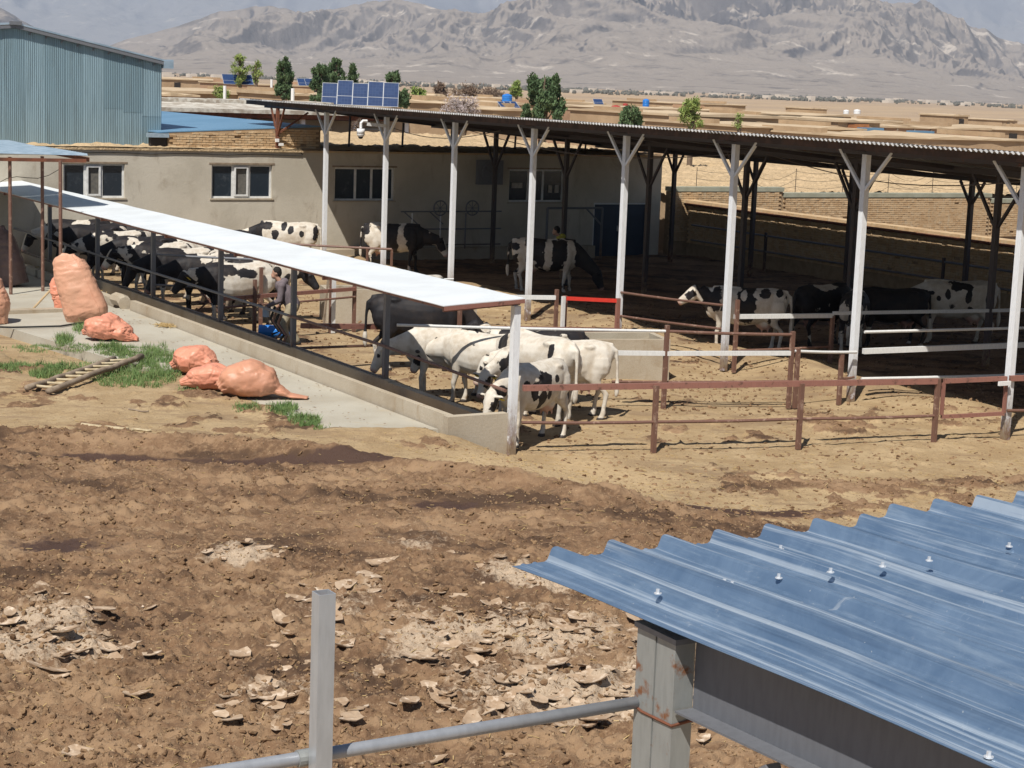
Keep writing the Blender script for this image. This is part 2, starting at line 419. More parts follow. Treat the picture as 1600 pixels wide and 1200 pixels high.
def layers(x, y):
    p = np.stack([x, y], -1)
    nb = fbm(p * .45, 4, 3)
    edge = np.interp(x, BX, BY) + (fbm(p * .9, 4, 5) - .5) * 1.6
    man = sstep(-.9, .9, edge - y)
    # paler dirt showing through the manure
    man = man * (1 - .25 * sstep(.60, .72, fbm(np.stack([x * .35 + y * .2, y * .6 - x * .35], -1), 4, 8)))
    sill = .75 * np.exp(-((y - 20.6 + (x - 16) * .28) / .6) ** 2) * sstep(14.5, 16, x) * (fbm(p * 2, 3, 21) * 1.6)   # trampled strip in front of the fence
    spots = .62 * sstep(.52, .66, fbm(p * 1.9, 4, 23)) * (.4 + .8 * sstep(.4, .6, fbm(p * .5, 2, 24))) ; man = np.clip(np.maximum(np.maximum(man, sill), spots), 0, 1); man = np.maximum(man, sstep(24.7, 25.8, x) * sstep(20, 22, y))  # full manure under the shed roof also paints its shade into the colour
    straw = .9 * np.exp(-(((x - 13.9) / 2.3) ** 2 + ((y - 21.9) / 1.9) ** 2)) + .45 * sstep(15, 18, x) * sstep(17, 20, y) * (1 - sstep(22, 23, y)) * nb * 1.3
    straw = straw + .34 * sstep(14.3, 15, x) * sstep(22, 24, y) * (1 - sstep(24.5, 25.5, x))
    crust = np.zeros_like(x)
    for cx, cy, r in ((7.9, 15.4, 1.7), (9.2, 14.6, 1.4), (5.2, 17.2, .9), (4.6, 16.0, 1.0), (8.3, 13.2, 1.5), (6.4, 13.9, 1.0), (9.8, 13.0, 1.6), (10.2, 16.4, 1.0), (9.6, 18.4, .8), (7.5, 18.5, .6)):
        crust = np.maximum(crust, np.exp(-(((x - cx) ** 2 + (y - cy) ** 2) / r ** 2)))
    crust = crust * (.25 + fbm(p * 1.6, 3, 31) * 1.1) * .9
    wet_shade = np.zeros_like(x)
    for cx, cy, rx, ry, a in ((7.9, 24.0, 1.2, .22, -.5), (10.2, 22.6, 2.1, .24, -.55), (14.2, 19.9, 2.6, .36, -.50), (15.6, 19.2, 1.2, .3, -.3), (6.0, 19.5, 1.3, .5, -.4), (10.9, 19.6, 1.0, .35, -.4)):
        u = (x - cx) * math.cos(a) + (y - cy) * math.sin(a); v = -(x - cx) * math.sin(a) + (y - cy) * math.cos(a)
        wet_shade = np.maximum(wet_shade, np.exp(-((u / rx) ** 2 + (v / ry) ** 2)) * (1 if cy > 19.8 else .62))
    wet_shade = np.clip(wet_shade * (.35 + 1.25 * fbm(np.stack([x * 1.1 + y * .6, y * 2.6 - x * 1.2], -1), 4, 41)), 0, 1) ; wet_shade = np.maximum(wet_shade, .30 * sstep(25.2, 26.5, x) * sstep(20, 22, y))  # last term darkens the shed floor, painting in the roof's shade
    return man, straw, crust, wet_shade
def tonal(x, y):
    a = r0[0] * x + r0[1] * y; b = fw0[0] * x + fw0[1] * y
    t = fbm(np.stack([a * .45 + .1 * b, b * 1.5], -1), 5, 111, .6) * .6 + fbm(np.stack([a * 2.2, b * 6.5], -1), 4, 112, .65) * .4
    return np.clip((t - .5) * 3.2 + .5, 0, 1)
def relief(x, y, man, crust, wet_shade, fine=True):
    p = np.stack([x, y], -1)
    z = (fbm(p * .5, 3, 51) - .5) * .16 * man
    # long low ridge where the manure was pushed up
    d = np.interp(x, BX, BY) - y
    z += .20 * np.exp(-((d - .55) / .45) ** 2) * (1 - sstep(13, 15, x)) * (.5 + fbm(p * 1.1, 3, 52))
    cl = ridged(p * 2.2, 2, 53) * .05 + np.maximum(fbm(p * 4.4, 3, 54) - .42, 0) * .13 + np.maximum(fbm(p * 10.5, 2, 55) - .40, 0) * .20
    cl += ridged(p * 15, 2, 56) * .022
    smooth = 1 - .8 * np.clip(wet_shade * 1.3, 0, 1)
    z += cl * np.clip(man, .12, 1) * smooth * .85
    pl = fbm(p * 3.3, 2, 57); z += crust * (np.floor(pl * 9) / 9 * .08 + .02)
    z += (fbm(p * 7, 3, 58) - .5) * .02
    return z
def patch(name, a0, a1, b0, b1, st, drop=0, fine=1.0):
    A, B = np.meshgrid(np.arange(a0, a1 + st, st), np.arange(b0, b1 + st, st))
    X = r0[0] * A + fw0[0] * B; Y = r0[1] * A + fw0[1] * B
    x, y = X.ravel(), Y.ravel(); man, straw, crust, wet_shade = layers(x, y)
    z = ground_z(x, y) + relief(x, y, man, crust, wet_shade) * fine - drop
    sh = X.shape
    return X, Y, z.reshape(sh), dict(tone=tonal(x, y).reshape(sh), manure=man.reshape(sh), straw=straw.reshape(sh), crust=crust.reshape(sh), wet_shade=wet_shade.reshape(sh)), A, B
def mk(name, *a, **k):
    X, Y, Z, at, A, B = patch(name, *a, **k); return grid_mesh(name, X, Y, Z, m_ground, at)
mk('yard_ground', -6.6, 7.0, 11.0, 20.0, .0235)
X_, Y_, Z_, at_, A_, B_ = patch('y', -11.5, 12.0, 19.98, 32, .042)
# flatten under the slab and the trough
m_ = ((X_ > 11.4) & (X_ < 14.16) & (Y_ > 24.9 - (X_ - 11.5) * .38) & (Y_ > 24.08)) | ((X_ > 12.9) & (X_ < 14.2) & (Y_ > 24.08))
Z_ = np.where(m_, .30, Z_)
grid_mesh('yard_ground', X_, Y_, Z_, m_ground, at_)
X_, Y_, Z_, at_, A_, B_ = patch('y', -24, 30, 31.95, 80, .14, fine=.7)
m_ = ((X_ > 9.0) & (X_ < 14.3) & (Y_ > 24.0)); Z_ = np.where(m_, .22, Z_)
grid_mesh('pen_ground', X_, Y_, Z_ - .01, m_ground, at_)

# rough near ground behind the camera side, then the valley floor
def fieldmat():
    N = NT('valley_fields'); v = N.coord(True)
    n1 = N.noise(N.mapping(v, (1, 1, 1)), .004, 5, .6); n2 = N.noise(v, .05, 5, .6)
    col = N.mix(N.ramp(n1, .4, .6), (.40, .29, .185), (.33, .245, .17))
    col = N.mix(N.ramp(n2, .45, .7), col, (.46, .345, .22))
    sn = N.n('ShaderNodeVectorMath', operation='SNAP'); N.l(v, sn.inputs[0]); sn.inputs[1].default_value = (90, 55, 500)
    cell = N.n('ShaderNodeTexWhiteNoise', noise_dimensions='3D'); N.l(sn.outputs[0], cell.inputs[0])
    col = N.mix(N.math('MULTIPLY', cell.outputs[0], .45), col, (.30, .225, .165))
    N.bump(N.noise(v, .6, 5), .5, .3)
    return N.done(col, .97, 0, .1)
m_field = fieldmat()
A, B = np.meshgrid(np.linspace(-1, 1, 60), np.concatenate([[-60, 0, 8], np.geomspace(12, 9000, 80)]))
wd = 60 + np.maximum(B, 0) * .75; A = A * wd
X = r0[0] * A + fw0[0] * B; Y = r0[1] * A + fw0[1] * B
Zf = -.35 + 0 * X + np.where(B > 60, .3, 0)
grid_mesh('valley_floor', X, Y, Zf, m_field, {})

# ------------------------------------------------------------------ mountains
def mountmat(name, c1, c2, c3, snow=False):
    N = NT(name); v = N.coord(True)
    n = N.noise(v, .0016, 8, .68, .6); n2 = N.noise(v, .012, 6, .7)
    sl = N.n('ShaderNodeNewGeometry'); nz = N.sepz(sl.outputs['Normal'])
    col = N.mix(N.ramp(n, .38, .62), c1, c2)
    col = N.mix(N.ramp(nz, .80, .97), col, c3)
    col = N.mix(N.math('MULTIPLY', N.ramp(n2, .52, .68), .55), col, tuple(c * .6 for c in c1))
    col = N.mix(N.math('MULTIPLY', N.ramp(N.noise(v, .004, 6, .75, 1.5), .58, .66), .7), col, (.55, .48, .40))
    if snow:
        z = N.sepz(v); f = N.math('MULTIPLY', N.ramp(z, 900, 1500), N.ramp(N.noise(N.mapping(v, (1, 1, .15)), .004, 6, .7), .58, .63))
        col = N.mix(f, col, (.8, .82, .85))
    N.bump(n2, .9, 14)
    return N.done(col, .98, 0, .05)
m_mount = mountmat('bare_rock_slopes', (.095, .085, .083), (.165, .143, .128), (.27, .228, .19))
m_mount2 = mountmat('far_rock_slopes', (.20, .19, .19), (.25, .23, .22), (.27, .25, .23), True)

def mountain(name, prof, b0, bc, b1, nx, ny, mat, seed, amp, spur):
    """prof: list of (photo x, photo y) the crest is to reach"""
    px = np.array([p[0] for p in prof], float); py = np.array([p[1] for p in prof], float)
    ang = np.linspace((px[0] - 800) / F, (px[-1] - 800) / F, nx)
    t = np.linspace(0, 1, ny); bb = b0 + (b1 - b0) * t
    A, Bm = np.meshgrid(ang, bb); Aa = A * Bm
    crest_b = bc * (1 + .10 * (fbm(np.stack([ang * 6 + 3, ang * 0], -1), 3, seed) - .5))
    yh = 128 + .037 * (ang * F)
    el = (yh - np.interp(ang * F + 800, px, py)) / 2906.
    hc = el * crest_b
    p = np.stack([Aa.ravel() / 1000, Bm.ravel() / 1000], -1)
    warp = np.stack([fbm(p * 1.3, 3, seed + 1), fbm(p * 1.3 + 5, 3, seed + 2)], -1) - .5
    pw = p + warp * .55
    sp = ridged(np.stack([pw[:, 0] * spur, pw[:, 1] * spur * .34], -1), 7, seed + 3, .53).reshape(A.shape)
    fine = ridged(pw * np.array([spur * 4.2, spur * 2.2]), 5, seed + 4, .58).reshape(A.shape)
    q = np.clip((Bm - b0) / (crest_b[None, :] - b0), 0, 2)
    up = np.where(q < 1, q ** 2.1, np.clip(1 - (q - 1) * 1.2, 0, 1))
    h = hc[None, :] * up
    m = np.clip(q * 1.25 - .12, 0, 1) * np.where(q > .86, np.clip((1.0 - q) / .14, 0, 1) * .8 + .2, 1)
    h = h + hc[None, :] * amp * m * ((sp - .72) * 1.9 * np.sqrt(np.clip(up, 0.02, 1)) + (fine - .6) * .34 * np.clip(up * 1.6, 0, 1))
    h = np.maximum(h, -2) + 3 * q
    X = r0[0] * Aa + fw0[0] * Bm; Y = r0[1] * Aa + fw0[1] * Bm
    return grid_mesh(name, X, Y, h - 2.5, mat, {}, smooth=True)
mountain('mountain_range', [(-700, 120), (-300, 60), (-60, -10), (0, 14), (40, 36), (90, 62), (150, 72), (190, 55), (270, 33), (330, 6), (385, -2), (430, 6), (455, 16), (490, 20), (560, 6), (600, 0), (640, 5), (700, 19), (740, 20), (790, 6), (850, -12), (950, -30), (1100, -34), (1250, -22), (1340, -4), (1400, 10), (1450, 20), (1500, 32), (1560, 58), (1600, 74), (1750, 110), (2200, 150)],
         2400, 5600, 7400, 1300, 330, m_mount, 70, .80, 2.0)
mountain('far_mountains', [(-900, 60), (-200, -70), (0, -80), (200, -60), (400, -40), (520, -52), (700, -60), (900, -90), (1300, -80), (1420, -60), (1500, -40), (1600, -28), (1800, 20), (2400, 100)],
         10000, 15000, 18000, 500, 120, m_mount2, 90, .6, .6)

if HAZE:
    hz = MB(); hz.box((0, 0, 0), (1, 1, 1)); c = fw0 * 8500
    hm = bpy.data.materials.new('haze'); hm.use_nodes = True; t = hm.node_tree
    t.nodes.remove(t.nodes['Principled BSDF'])
    pv = t.nodes.new('ShaderNodeVolumePrincipled'); pv.inputs['Color'].default_value = (.68, .80, 1, 1); pv.inputs['Density'].default_value = 8.4e-5; pv.inputs['Anisotropy'].default_value = 0
    t.links.new(pv.outputs[0], t.nodes['Material Output'].inputs['Volume'])
    o = hz.build('haze', hm, kind='stuff')
    o.scale = (32000, 24000, 1512); o.rotation_euler = (0, 0, -_yaw); o.location = (c[0], c[1], 1512 / 2 - 6)

# ------------------------------------------------------------------ generic parts
def wall_y(x0, x1, z0, z1, y, th, openings=()):
    """wall whose face lies in the plane y, with openings (xa, xb, za, zb)"""
    mb = MB(); xs = x0
    for xa, xb, za, zb in sorted(openings):
        mb.bb((xs, y, z0), (xa, y + th, z1))
        if za > z0: mb.bb((xa, y, z0), (xb, y + th, za))
        mb.bb((xa, y, zb), (xb, y + th, z1)); xs = xb
    mb.bb((xs, y, z0), (x1, y + th, z1)); return mb
def corrugated(o, du, dv, lu, lv, pitch, amp, prof='sine', th=.0015, nu=1, bend=None):
    """sheet with ridges along du, spread along dv"""
    du = np.array(du, float); dv = np.array(dv, float); o = np.array(o, float); nrm = np.cross(du, dv); nrm /= np.linalg.norm(nrm)
    if nrm[2] < 0: nrm = -nrm
    pts = []
    n = max(1, round(lv / pitch)); pitch = lv / n
    shape = {'sine': [(0, 0), (.17, .5), (.33, 1), (.5, 1), (.67, .5), (.83, 0)], 'trap': [(0, 0), (.30, 0), (.42, 1), (.58, 1), (.70, 0)],
             'fore': [(0, 0.02), (.14, 0), (.17, .09), (.20, .09), (.23, 0), (.34, 0), (.37, .09), (.40, .09), (.43, 0), (.56, 0), (.61, .12), (.68, .86), (.71, .98), (.75, 1), (.79, .98), (.82, .86), (.89, .12), (.94, 0)]}[prof]
    for i in range(n):
        for s, h in shape: pts.append(((i + s) * pitch, h * amp))
    pts.append((lv, 0)); vs = []; K = len(pts)
    for side in (0, 1):
        for j in range(nu + 1):
            for s, h in pts:
                b = bend(j / nu, s / lv) if bend else 0
                vs.append(o + du * (lu * j / nu) + dv * s + nrm * (h - side * th + b))
    fs = []; S = (nu + 1) * K
    for j in range(nu):
        for k in range(K - 1):
            a = j * K + k; fs.append((a, a + 1, a + K + 1, a + K)); b = a + S; fs.append((b, b + K, b + K + 1, b + 1))
    for k in range(K - 1):
        fs.append((k, k + S, k + 1 + S, k + 1)); a = nu * K + k; fs.append((a, a + 1, a + 1 + S, a + S))
    return MB().add(vs, fs)
_bricks = {}
def brick_mesh(i, l=.2, d=.10, h=.062):
    k = (i, l, d, h)
    if k not in _bricks:
        r = random.Random(i); mb = MB(); mb.box((0, 0, 0), (l, d, h)); 
        mb.v = [(v[0] + r.uniform(-.006, .006), v[1] + r.uniform(-.006, .006), v[2] + r.uniform(-.004, .004)) for v in mb.v]
        me = bpy.data.meshes.new('brick'); me.from_pydata(mb.v, [], mb.f); me.materials.append(m_brick); me.update(); _bricks[k] = me
    return _bricks[k]
def bricks_along(parent, a, b, z0, z1, nrm, singles=300, reverse=False):
    """courses of bricks on the face from a to b (world xy); nrm points out of the wall"""
    a = Vector((a[0], a[1], 0)); b = Vector((b[0], b[1], 0)); L = (b - a).length; d = (b - a).normalized(); ang = math.atan2(d.y, d.x); n = Vector((nrm[0], nrm[1], 0))
    pl = []
    nc = int((z1 - z0) / .0735)
    for c in range(nc):
        off = .105 * (c % 2)
        for k in range(int(L / .213)):
            s = off + .213 * k + .1
            if s > L - .1: continue
            pl.append((s, z0 + .0735 * (c + .5)))
    pl.sort(key=lambda q: (q[0] if not reverse else -q[0])); org = ORG[parent.name]; st = MB()
    for i, (s, z) in enumerate(pl):
        if random.random() < .012: continue
        p = a + d * s + n * (-.05 + random.uniform(.006, .022))
        if i < singles:
            o = bpy.data.objects.new('brick', brick_mesh(random.randrange(12))); COL.objects.link(o); o.parent = parent
            o.location = (p.x - org[0], p.y - org[1], z - org[2]); o.rotation_euler = (0, 0, ang + random.uniform(-.02, .02))
        else: st.box((p.x, p.y, z + random.uniform(-.003, .003)), (.2 + random.uniform(-.01, .006), .1, .062), ang + random.uniform(-.02, .02))
    if st.v: st.build('brickwork', m_brick, parent, kind='stuff')

# ------------------------------------------------------------------ farm building with cement front
WY = 51.6; WX0, WX1 = 9.0, 36.1; WZ = 3.42
fb = thing('farm_building', 'long low cement plastered farm building with white windows behind the cattle', 'building', (22, WY, 0))
wins = [(15.45, 17.25, 1.98, 2.96), (19.9, 21.83, 1.97, 2.97), (23.89, 25.95, 1.9, 2.92), (30.1, 32.2, 1.85, 2.91)]
door = (33.4, 35.6, 0, 1.82)
wall_y(WX0, WX1, -.1, WZ - .02, WY, .35, wins + [door]).build('front_wall', m_plaster, fb)
mb = MB(); mb.bb((WX1 - .35, WY + .352, -.1), (WX1, WY + 12, WZ - .02)); mb.bb((WX0, WY + .352, -.1), (WX0 + .35, WY + 12, WZ - .02)); mb.bb((WX0 + .352, WY + 11.7, -.1), (WX1 - .352, WY + 12, WZ - .02))
mb.build('side_wall', m_plaster, fb)
# uneven mud and straw roof
xx, yy = np.meshgrid(np.linspace(WX0 - .1, WX1 + .1, 260), np.linspace(WY - .07, WY + 12.2, 110))
pz = np.stack([xx.ravel(), yy.ravel()], -1)
zz = WZ + .03 + (fbm(pz * 1.2, 3, 61).reshape(xx.shape) - .5) * .10 * (.2 + .8 * sstep(WY, WY + .8, yy)) + (ridged(np.stack([pz[:, 0] * 2.4 + pz[:, 1] * 1.2, pz[:, 1] * 2.4 - pz[:, 0] * 1.6], -1), 3, 62).reshape(xx.shape) - .6) * .22 * (.12 + .88 * sstep(WY, WY + .8, yy))
zz = zz + .12 * sstep(WY + 11.2, WY + 12.1, yy)
ro = grid_mesh('mud_roof', xx - 22, yy - WY, zz, m_mudroof, {}, kind=None); ro.parent = fb
mb = MB(); mb.bb((WX0 - .1, WY - .075, WZ - .06), (WX1 + .1, WY - .004, WZ + .0)); mb.build('roof_edge', m_mudroof, fb)
for i, (xa, xb, za, zb) in enumerate(wins):
    fr = MB(); t = .055; y0, y1 = WY + .08, WY + .15
    fr.bb((xa + .003, y0, za + .003), (xa + t, y1, zb - .003)); fr.bb((xb - t, y0, za + .003), (xb - .003, y1, zb - .003))
    fr.bb((xa + t, y0, za + .003), (xb - t, y1, za + t)); fr.bb((xa + t, y0, zb - t), (xb - t, y1, zb - .003))
    w = xb - xa; m1 = xa + w * .36; m2 = xa + w * .63
    for m in (m1, m2): fr.bb((m - .035, y0, za + t), (m + .035, y1, zb - t))
    fo = fr.build('window', m_frame, fb, label='window with three panes of dark glass in a white frame' if i < 2 else 'shaded window in a pale frame under the shed roof')
    for k, (a, b) in enumerate(((xa + t, m1 - .035), (m1 + .035, m2 - .035), (m2 + .035, xb - t))):
        g = MB(); g.bb((a, y0 + .03, za + t), (b, y0 + .036, zb - t)); g.build('pane', m_netting if (k == 1 and i < 2) else m_glass, fo)
    if i < 2:
        sh = MB(); a, b = m1 + .036, m2 - .036
        for q in ((a, y0 - .05, za + .06, a + .05, zb - .06), (b - .05, y0 - .05, za + .06, b, zb - .06)): sh.bb((q[0], q[1], q[2]), (q[3], y0 - .005, q[4]))
        sh.bb((a + .05, y0 - .05, za + .06), (b - .05, y0 - .005, za + .11)); sh.bb((a + .05, y0 - .05, zb - .11), (b - .05, y0 - .005, zb - .06)); sh.build('sash', m_frame, fo)
    sl_ = MB(); sl_.bb((xa - .05, WY - .03, za - .045), (xb + .05, WY + .078, za - .002)); sl_.build('sill', m_conc, fo)
    ln = MB(); ln.bb((xa - .08, WY - .012, zb + .004), (xb + .08, WY + .05, zb + .055)); ln.build('lintel', m_oldwood, fo)
    if i == 3:
        pp = MB(); pp.bb((xa + .15, y0 - .01, za + .45), (xa + .55, y0 + .028, za + .62)); pp.build('paper', m_cloth, fo); pp = MB(); pp.bb((xb - .55, y0 - .01, za + .3), (xb - .42, y0 + .028, za + .55)); pp.build('paper', m_cloth, fo); pp = MB(); pp.bb((xb - .3, y0 - .01, za + .3), (xb - .16, y0 + .028, za + .55)); pp.build('paper', m_cloth, fo)
dm = MB(); dm.bb((door[0] + .06, WY + .1, .02), (34.49, WY + .15, 1.76)); dm.bb((34.51, WY + .1, .02), (door[1] - .06, WY + .15, 1.76))
dd = dm.build('door', m_doorblue, fb, label='blue steel double door in deep shade')
mb = MB(); mb.bb((door[0], WY + .02, 0), (door[0] + .055, WY + .17, 1.815)); mb.bb((door[1] - .055, WY + .02, 0), (door[1], WY + .17, 1.815)); mb.bb((door[0] + .055, WY + .02, 1.765), (door[1] - .055, WY + .17, 1.815)); mb.build('door_frame', m_white_rail, dd)
mb = MB(); mb.box((34.44, WY + .085, .95), (.03, .04, .18)); mb.build('handle', m_alu, dd)
mb = MB(); mb.bb((22.5, WY - .35, 0.0), (33.3, WY - .002, .42)); mb.build('plinth', m_conc, fb)
# sagging cable along the top of the front wall
cb = MB(); cb.tube([(10 + i * .8, WY - .03, WZ - .13 - .04 * math.sin(i * 1.1) ** 2) for i in range(17)], .008, 5); cb.tube([(22.8, WY - .03, WZ - .13), (22.6, WY + .0, WZ + .1)], .01, 5); cb.build('cable', m_black, fb)

# brick parapet on the roof
bp = thing('brick_parapet', 'tan brick wall rising from the roof edge below the pale blue roof', 'wall', (18.8, 52, WZ))
mb = MB(); mb.add([(18.72, 52.06, WZ - .05), (23.6, 52.06, WZ - .05), (23.6, 52.06, 4.12), (18.72, 52.06, 3.86), (18.72, 52.25, WZ - .05), (23.6, 52.25, WZ - .05), (23.6, 52.25, 4.12), (18.72, 52.25, 3.86)],
                [(0, 1, 2, 3), (5, 4, 7, 6), (4, 0, 3, 7), (1, 5, 6, 2), (3, 2, 6, 7)]); mb.build('wall', m_mortar, bp)
org = ORG[bp.name]
for c in range(9):
    z = WZ + .03 + .0735 * (c + .5); 
    for k in range(24):
        x = 18.84 + .2035 * k + (.1 if c % 2 else 0)
        if z > 3.86 + (x - 18.72) * .053 - .04 or x > 23.5: continue
        if random.random() < .03: continue
        o = bpy.data.objects.new('brick', brick_mesh(random.randrange(12), .19, .10, .060)); COL.objects.link(o); o.parent = bp
        o.location = (x - org[0], 52.03 + random.uniform(-.012, .008) - org[1], z - org[2]); o.rotation_euler = (0, 0, random.uniform(-.03, .03))

# pale blue roof behind the parapet
br_ = thing('blue_roofed_outbuilding', 'outbuilding with a plain pale blue metal roof between barn and brick parapet', 'building', (21, 58, 0))
mb = MB(); mb.add([(18.4, 52.05, 3.88), (23.62, 52.05, 4.15), (23.62, 67, 4.15), (18.4, 67, 3.88), (18.4, 52.05, 3.85), (23.62, 52.05, 4.12), (23.62, 67, 4.12), (18.4, 67, 3.85)], [(0, 1, 2, 3), (7, 6, 5, 4), (0, 4, 5, 1), (1, 5, 6, 2), (2, 6, 7, 3), (3, 7, 4, 0)]); mb.build('roof', m_bluemetal, br_)
mb = MB(); mb.bb((23.3, 52.3, WZ + .05), (23.5, 66.5, 4.0)); mb.bb((18.6, 66.4, 3.3), (23.3, 66.6, 3.84)); mb.build('wall', m_mudwall, br_)
mb = MB(); mb.bb((18.2, 52.1, WZ - .2), (18.68, 52.3, 3.72)); mb.build('opening', m_dark, br_)
mb = MB(); mb.bb((18.1, 51.98, 3.72), (18.72, 52.2, 3.84)); mb.build('fascia', m_litroof, br_)

# big barn
ba = thing('metal_barn', 'tall barn clad in weathered blue grey corrugated sheets at the top left', 'barn', (14.5, 53, 3.4))
def barn_top(x): return 6.80 - (x - 14.45) * .198 if x > 14.45 else 6.80 - (14.45 - x) * .10
for i in range(13):
    x0 = 11.2 + .585 * i; x1 = x0 + .585
    y = 52.95 - .008 * (i % 2); segs = [(3.40, None)]
    if i in (10, 11): segs = [(3.40, 4.55 - .1 * (i - 10)), (4.50 - .1 * (i - 10), None)]
    if i == 12: segs = [(3.4, 4.35), (4.3, None)]
    for si, (za, zb) in enumerate(segs):
        n = 11; vs = []; 
        for k in range(n * 2 + 1):
            x = x0 + (x1 + .015 - x0) * k / (n * 2); yy_ = y - (.014 if k % 2 else 0) - .006 * si
            vs += [(x, yy_, za), (x, yy_, (zb if zb else barn_top(x) - .02))]
        fs = [(2 * k, 2 * k + 2, 2 * k + 3, 2 * k + 1) for k in range(n * 2)]
        K = len(vs); vs2 = [(v[0], v[1] + .003, v[2]) for v in vs]; fs2 = [tuple(K + j for j in reversed(f)) for f in fs]
        MB().add(vs + vs2, fs + fs2).build('wall_sheet', m_barn, ba)
mb = MB(); mb.bb((11.2, 53.0, 3.2), (18.72, 53.05, 5.85)); mb.bb((18.60, 53.05, 3.2), (18.72, 70, 5.86)); mb.build('side_wall', m_barn, ba)
rf = MB(); 
for xa, xb in ((9.5, 14.45), (14.45, 18.98)):
    za, zb = barn_top(xa), barn_top(xb); rf.add([(xa, 52.8, za), (xb, 52.8, zb), (xb, 70, zb), (xa, 70, za), (xa, 52.8, za + .05), (xb, 52.8, zb + .05), (xb, 70, zb + .05), (xa, 70, za + .05)], [(3, 2, 1, 0), (4, 5, 6, 7), (0, 1, 5, 4), (1, 2, 6, 5), (2, 3, 7, 6), (3, 0, 4, 7)])
rf.build('roof', m_litroof, ba)
mb = MB(); mb.beam((14.45, 52.84, 6.74), (18.9, 52.84, barn_top(18.9) - .06), .06, .09); mb.beam((11, 52.84, 6.4), (14.45, 52.84, 6.74), .06, .09); mb.box((14.45, 52.8, 6.83), (.35, .08, .10)); mb.build('verge_trim', m_dark_steel, ba)
for k in range(9):
    x = 14.9 + k * .46; b_ = MB(); b_.box((x, 52.88, barn_top(x) - .13), (.035, .05, .14), 0, 0, .5); b_.build('bracket', m_dark_steel, ba)
mb = MB(); mb.bb((18.84, 52.75, 5.72), (19.12, 70, 5.76)); mb.bb((18.84, 52.75, 5.76), (18.87, 70, 5.94)); mb.bb((19.09, 52.75, 5.76), (19.12, 70, 5.98)); mb.bb((18.87, 52.75, 5.76), (19.09, 52.78, 5.94)); mb.build('gutter', m_litroof, ba)

# ------------------------------------------------------------------ brick boundary walls
def brickwall(label, x0, x1, y, z1, group=None, singles=150):
    t = thing('brick_wall', label, 'wall', (x0, y, 0))
    MB().bb((x0, y + .04, -.1), (x1, y + .3, z1 - .16)).build('wall', m_mortar, t)
    MB().bb((x0, y - .03, z1 - .15), (x1, y + .36, z1)).build('coping', concrete_c, t)
    bricks_along(t, (x0, y), (x1, y), .5, z1 - .16, (0, -1), singles)
    return t
concrete_c = simple('pale_green_coping', (.33, .335, .26), (.27, .27, .2), 2, .9, 0, .3, 20)
brickwall('sunlit tan brick wall joining the right end of the plastered building', 36.52, 41.4, WY, 2.36, singles=300)
brickwall('long sunlit tan brick wall right of the step down behind the shed', 41.42, 51.5, WY, 2.16, singles=300)
brickwall('last length of tan brick wall with the lowest coping at the right edge', 51.52, 60, WY, 1.95, singles=100)
rw = thing('brick_wall', 'tan brick wall along the back of the shed with a dark line under its coping', 'wall', (37.2, 40, 0))
MB().bb((37.24, 20, -.1), (37.5, WY - .05, 1.80)).build('wall', m_mortar, rw)
cp = MB(); 
for k in range(16): cp.box((37.3, 20.97 + k * 2, 1.87 + random.uniform(-.008, .008)), (.5, 1.97, .10), 0, 0, 0)
cp.build('coping', m_brick, rw)
MB().tube([(37.0, 21, 1.79), (37.0, WY - .2, 1.79)], .045, 8).build('pipe', m_rust, rw)  # dark tube that draws the line below the coping
bricks_along(rw, (37.2, WY - .1), (37.2, 21), .45, 1.81, (-1, 0), 300, True)
# muddy roofed building beyond
mh = thing('mud_roofed_house', 'wide low house with a bare tan mud roof seen over the brick wall at right', 'house', (48, 60, 0))
MB().bb((37.5, 52.6, 0), (64, 80, 2.0)).build('wall', m_mudwall, mh)
xx, yy = np.meshgrid(np.linspace(37.3, 64.2, 320), np.linspace(52.2, 80.3, 240)); pz = np.stack([xx.ravel(), yy.ravel()], -1)
zz = 2.08 + (fbm(pz * .8, 3, 63).reshape(xx.shape) - .5) * .14 + (ridged(np.stack([pz[:, 0] * 1.7 + pz[:, 1] * .9, pz[:, 1] * 1.7 - pz[:, 0] * 1.2], -1), 4, 64).reshape(xx.shape) - .6) * .34
ro = grid_mesh('mud_roof', xx - 48, yy - 60, zz, m_mudroof, {}, kind=None); ro.parent = mh
# wire fence with thin posts
wf = thing('wire_fence', 'thin sagging barbed wire fence on slim posts above the brick wall', 'fence', (45, 52.3, 2))
for k in range(9):
    MB().tube([(38 + k * 2.2, 52.2, 1.9), (38 + k * 2.2, 52.2, 3.0)], .012, 5).build('post', m_dark, wf)
for zz_ in (2.35, 2.62, 2.9):
    for k in range(8):
        MB().tube([(38 + k * 2.2 + 2.2 * s, 52.2, zz_ - .22 * math.sin(math.pi * s) * (1.5 if (k + int(zz_ * 9)) % 3 == 0 else .4)) for s in (0, .17, .33, .5, .67, .83, 1)], .006, 4).build('wire', m_dark, wf)

# ------------------------------------------------------------------ main cattle shed
SX0, SX1 = 22.75, 35.9
def roof_zu(x): return 4.80 - (x - 22.1) * .086      # underside height of the roof
cs = thing('cattle_shed', 'open steel cattle shed with white Y braced posts and a long rusted sheet roof', 'shed', (29, 36, 0))
PY = [18.09 + 3.96 * k for k in range(9)]
for k, y in enumerate(PY):
    zt = roof_zu(SX0) - .12
    p = MB(); p.box((SX0, y, zt / 2), (.112, .122, zt)); p.build('front_post', m_white_steel, cs)
    for s in (-1, 1):
        b = MB(); b.beam((SX0 - .02, y + s * .05, zt - .64), (SX0 - .02, y + s * .72, zt + .07), .055, .055); b.build('brace', m_white_steel, cs)
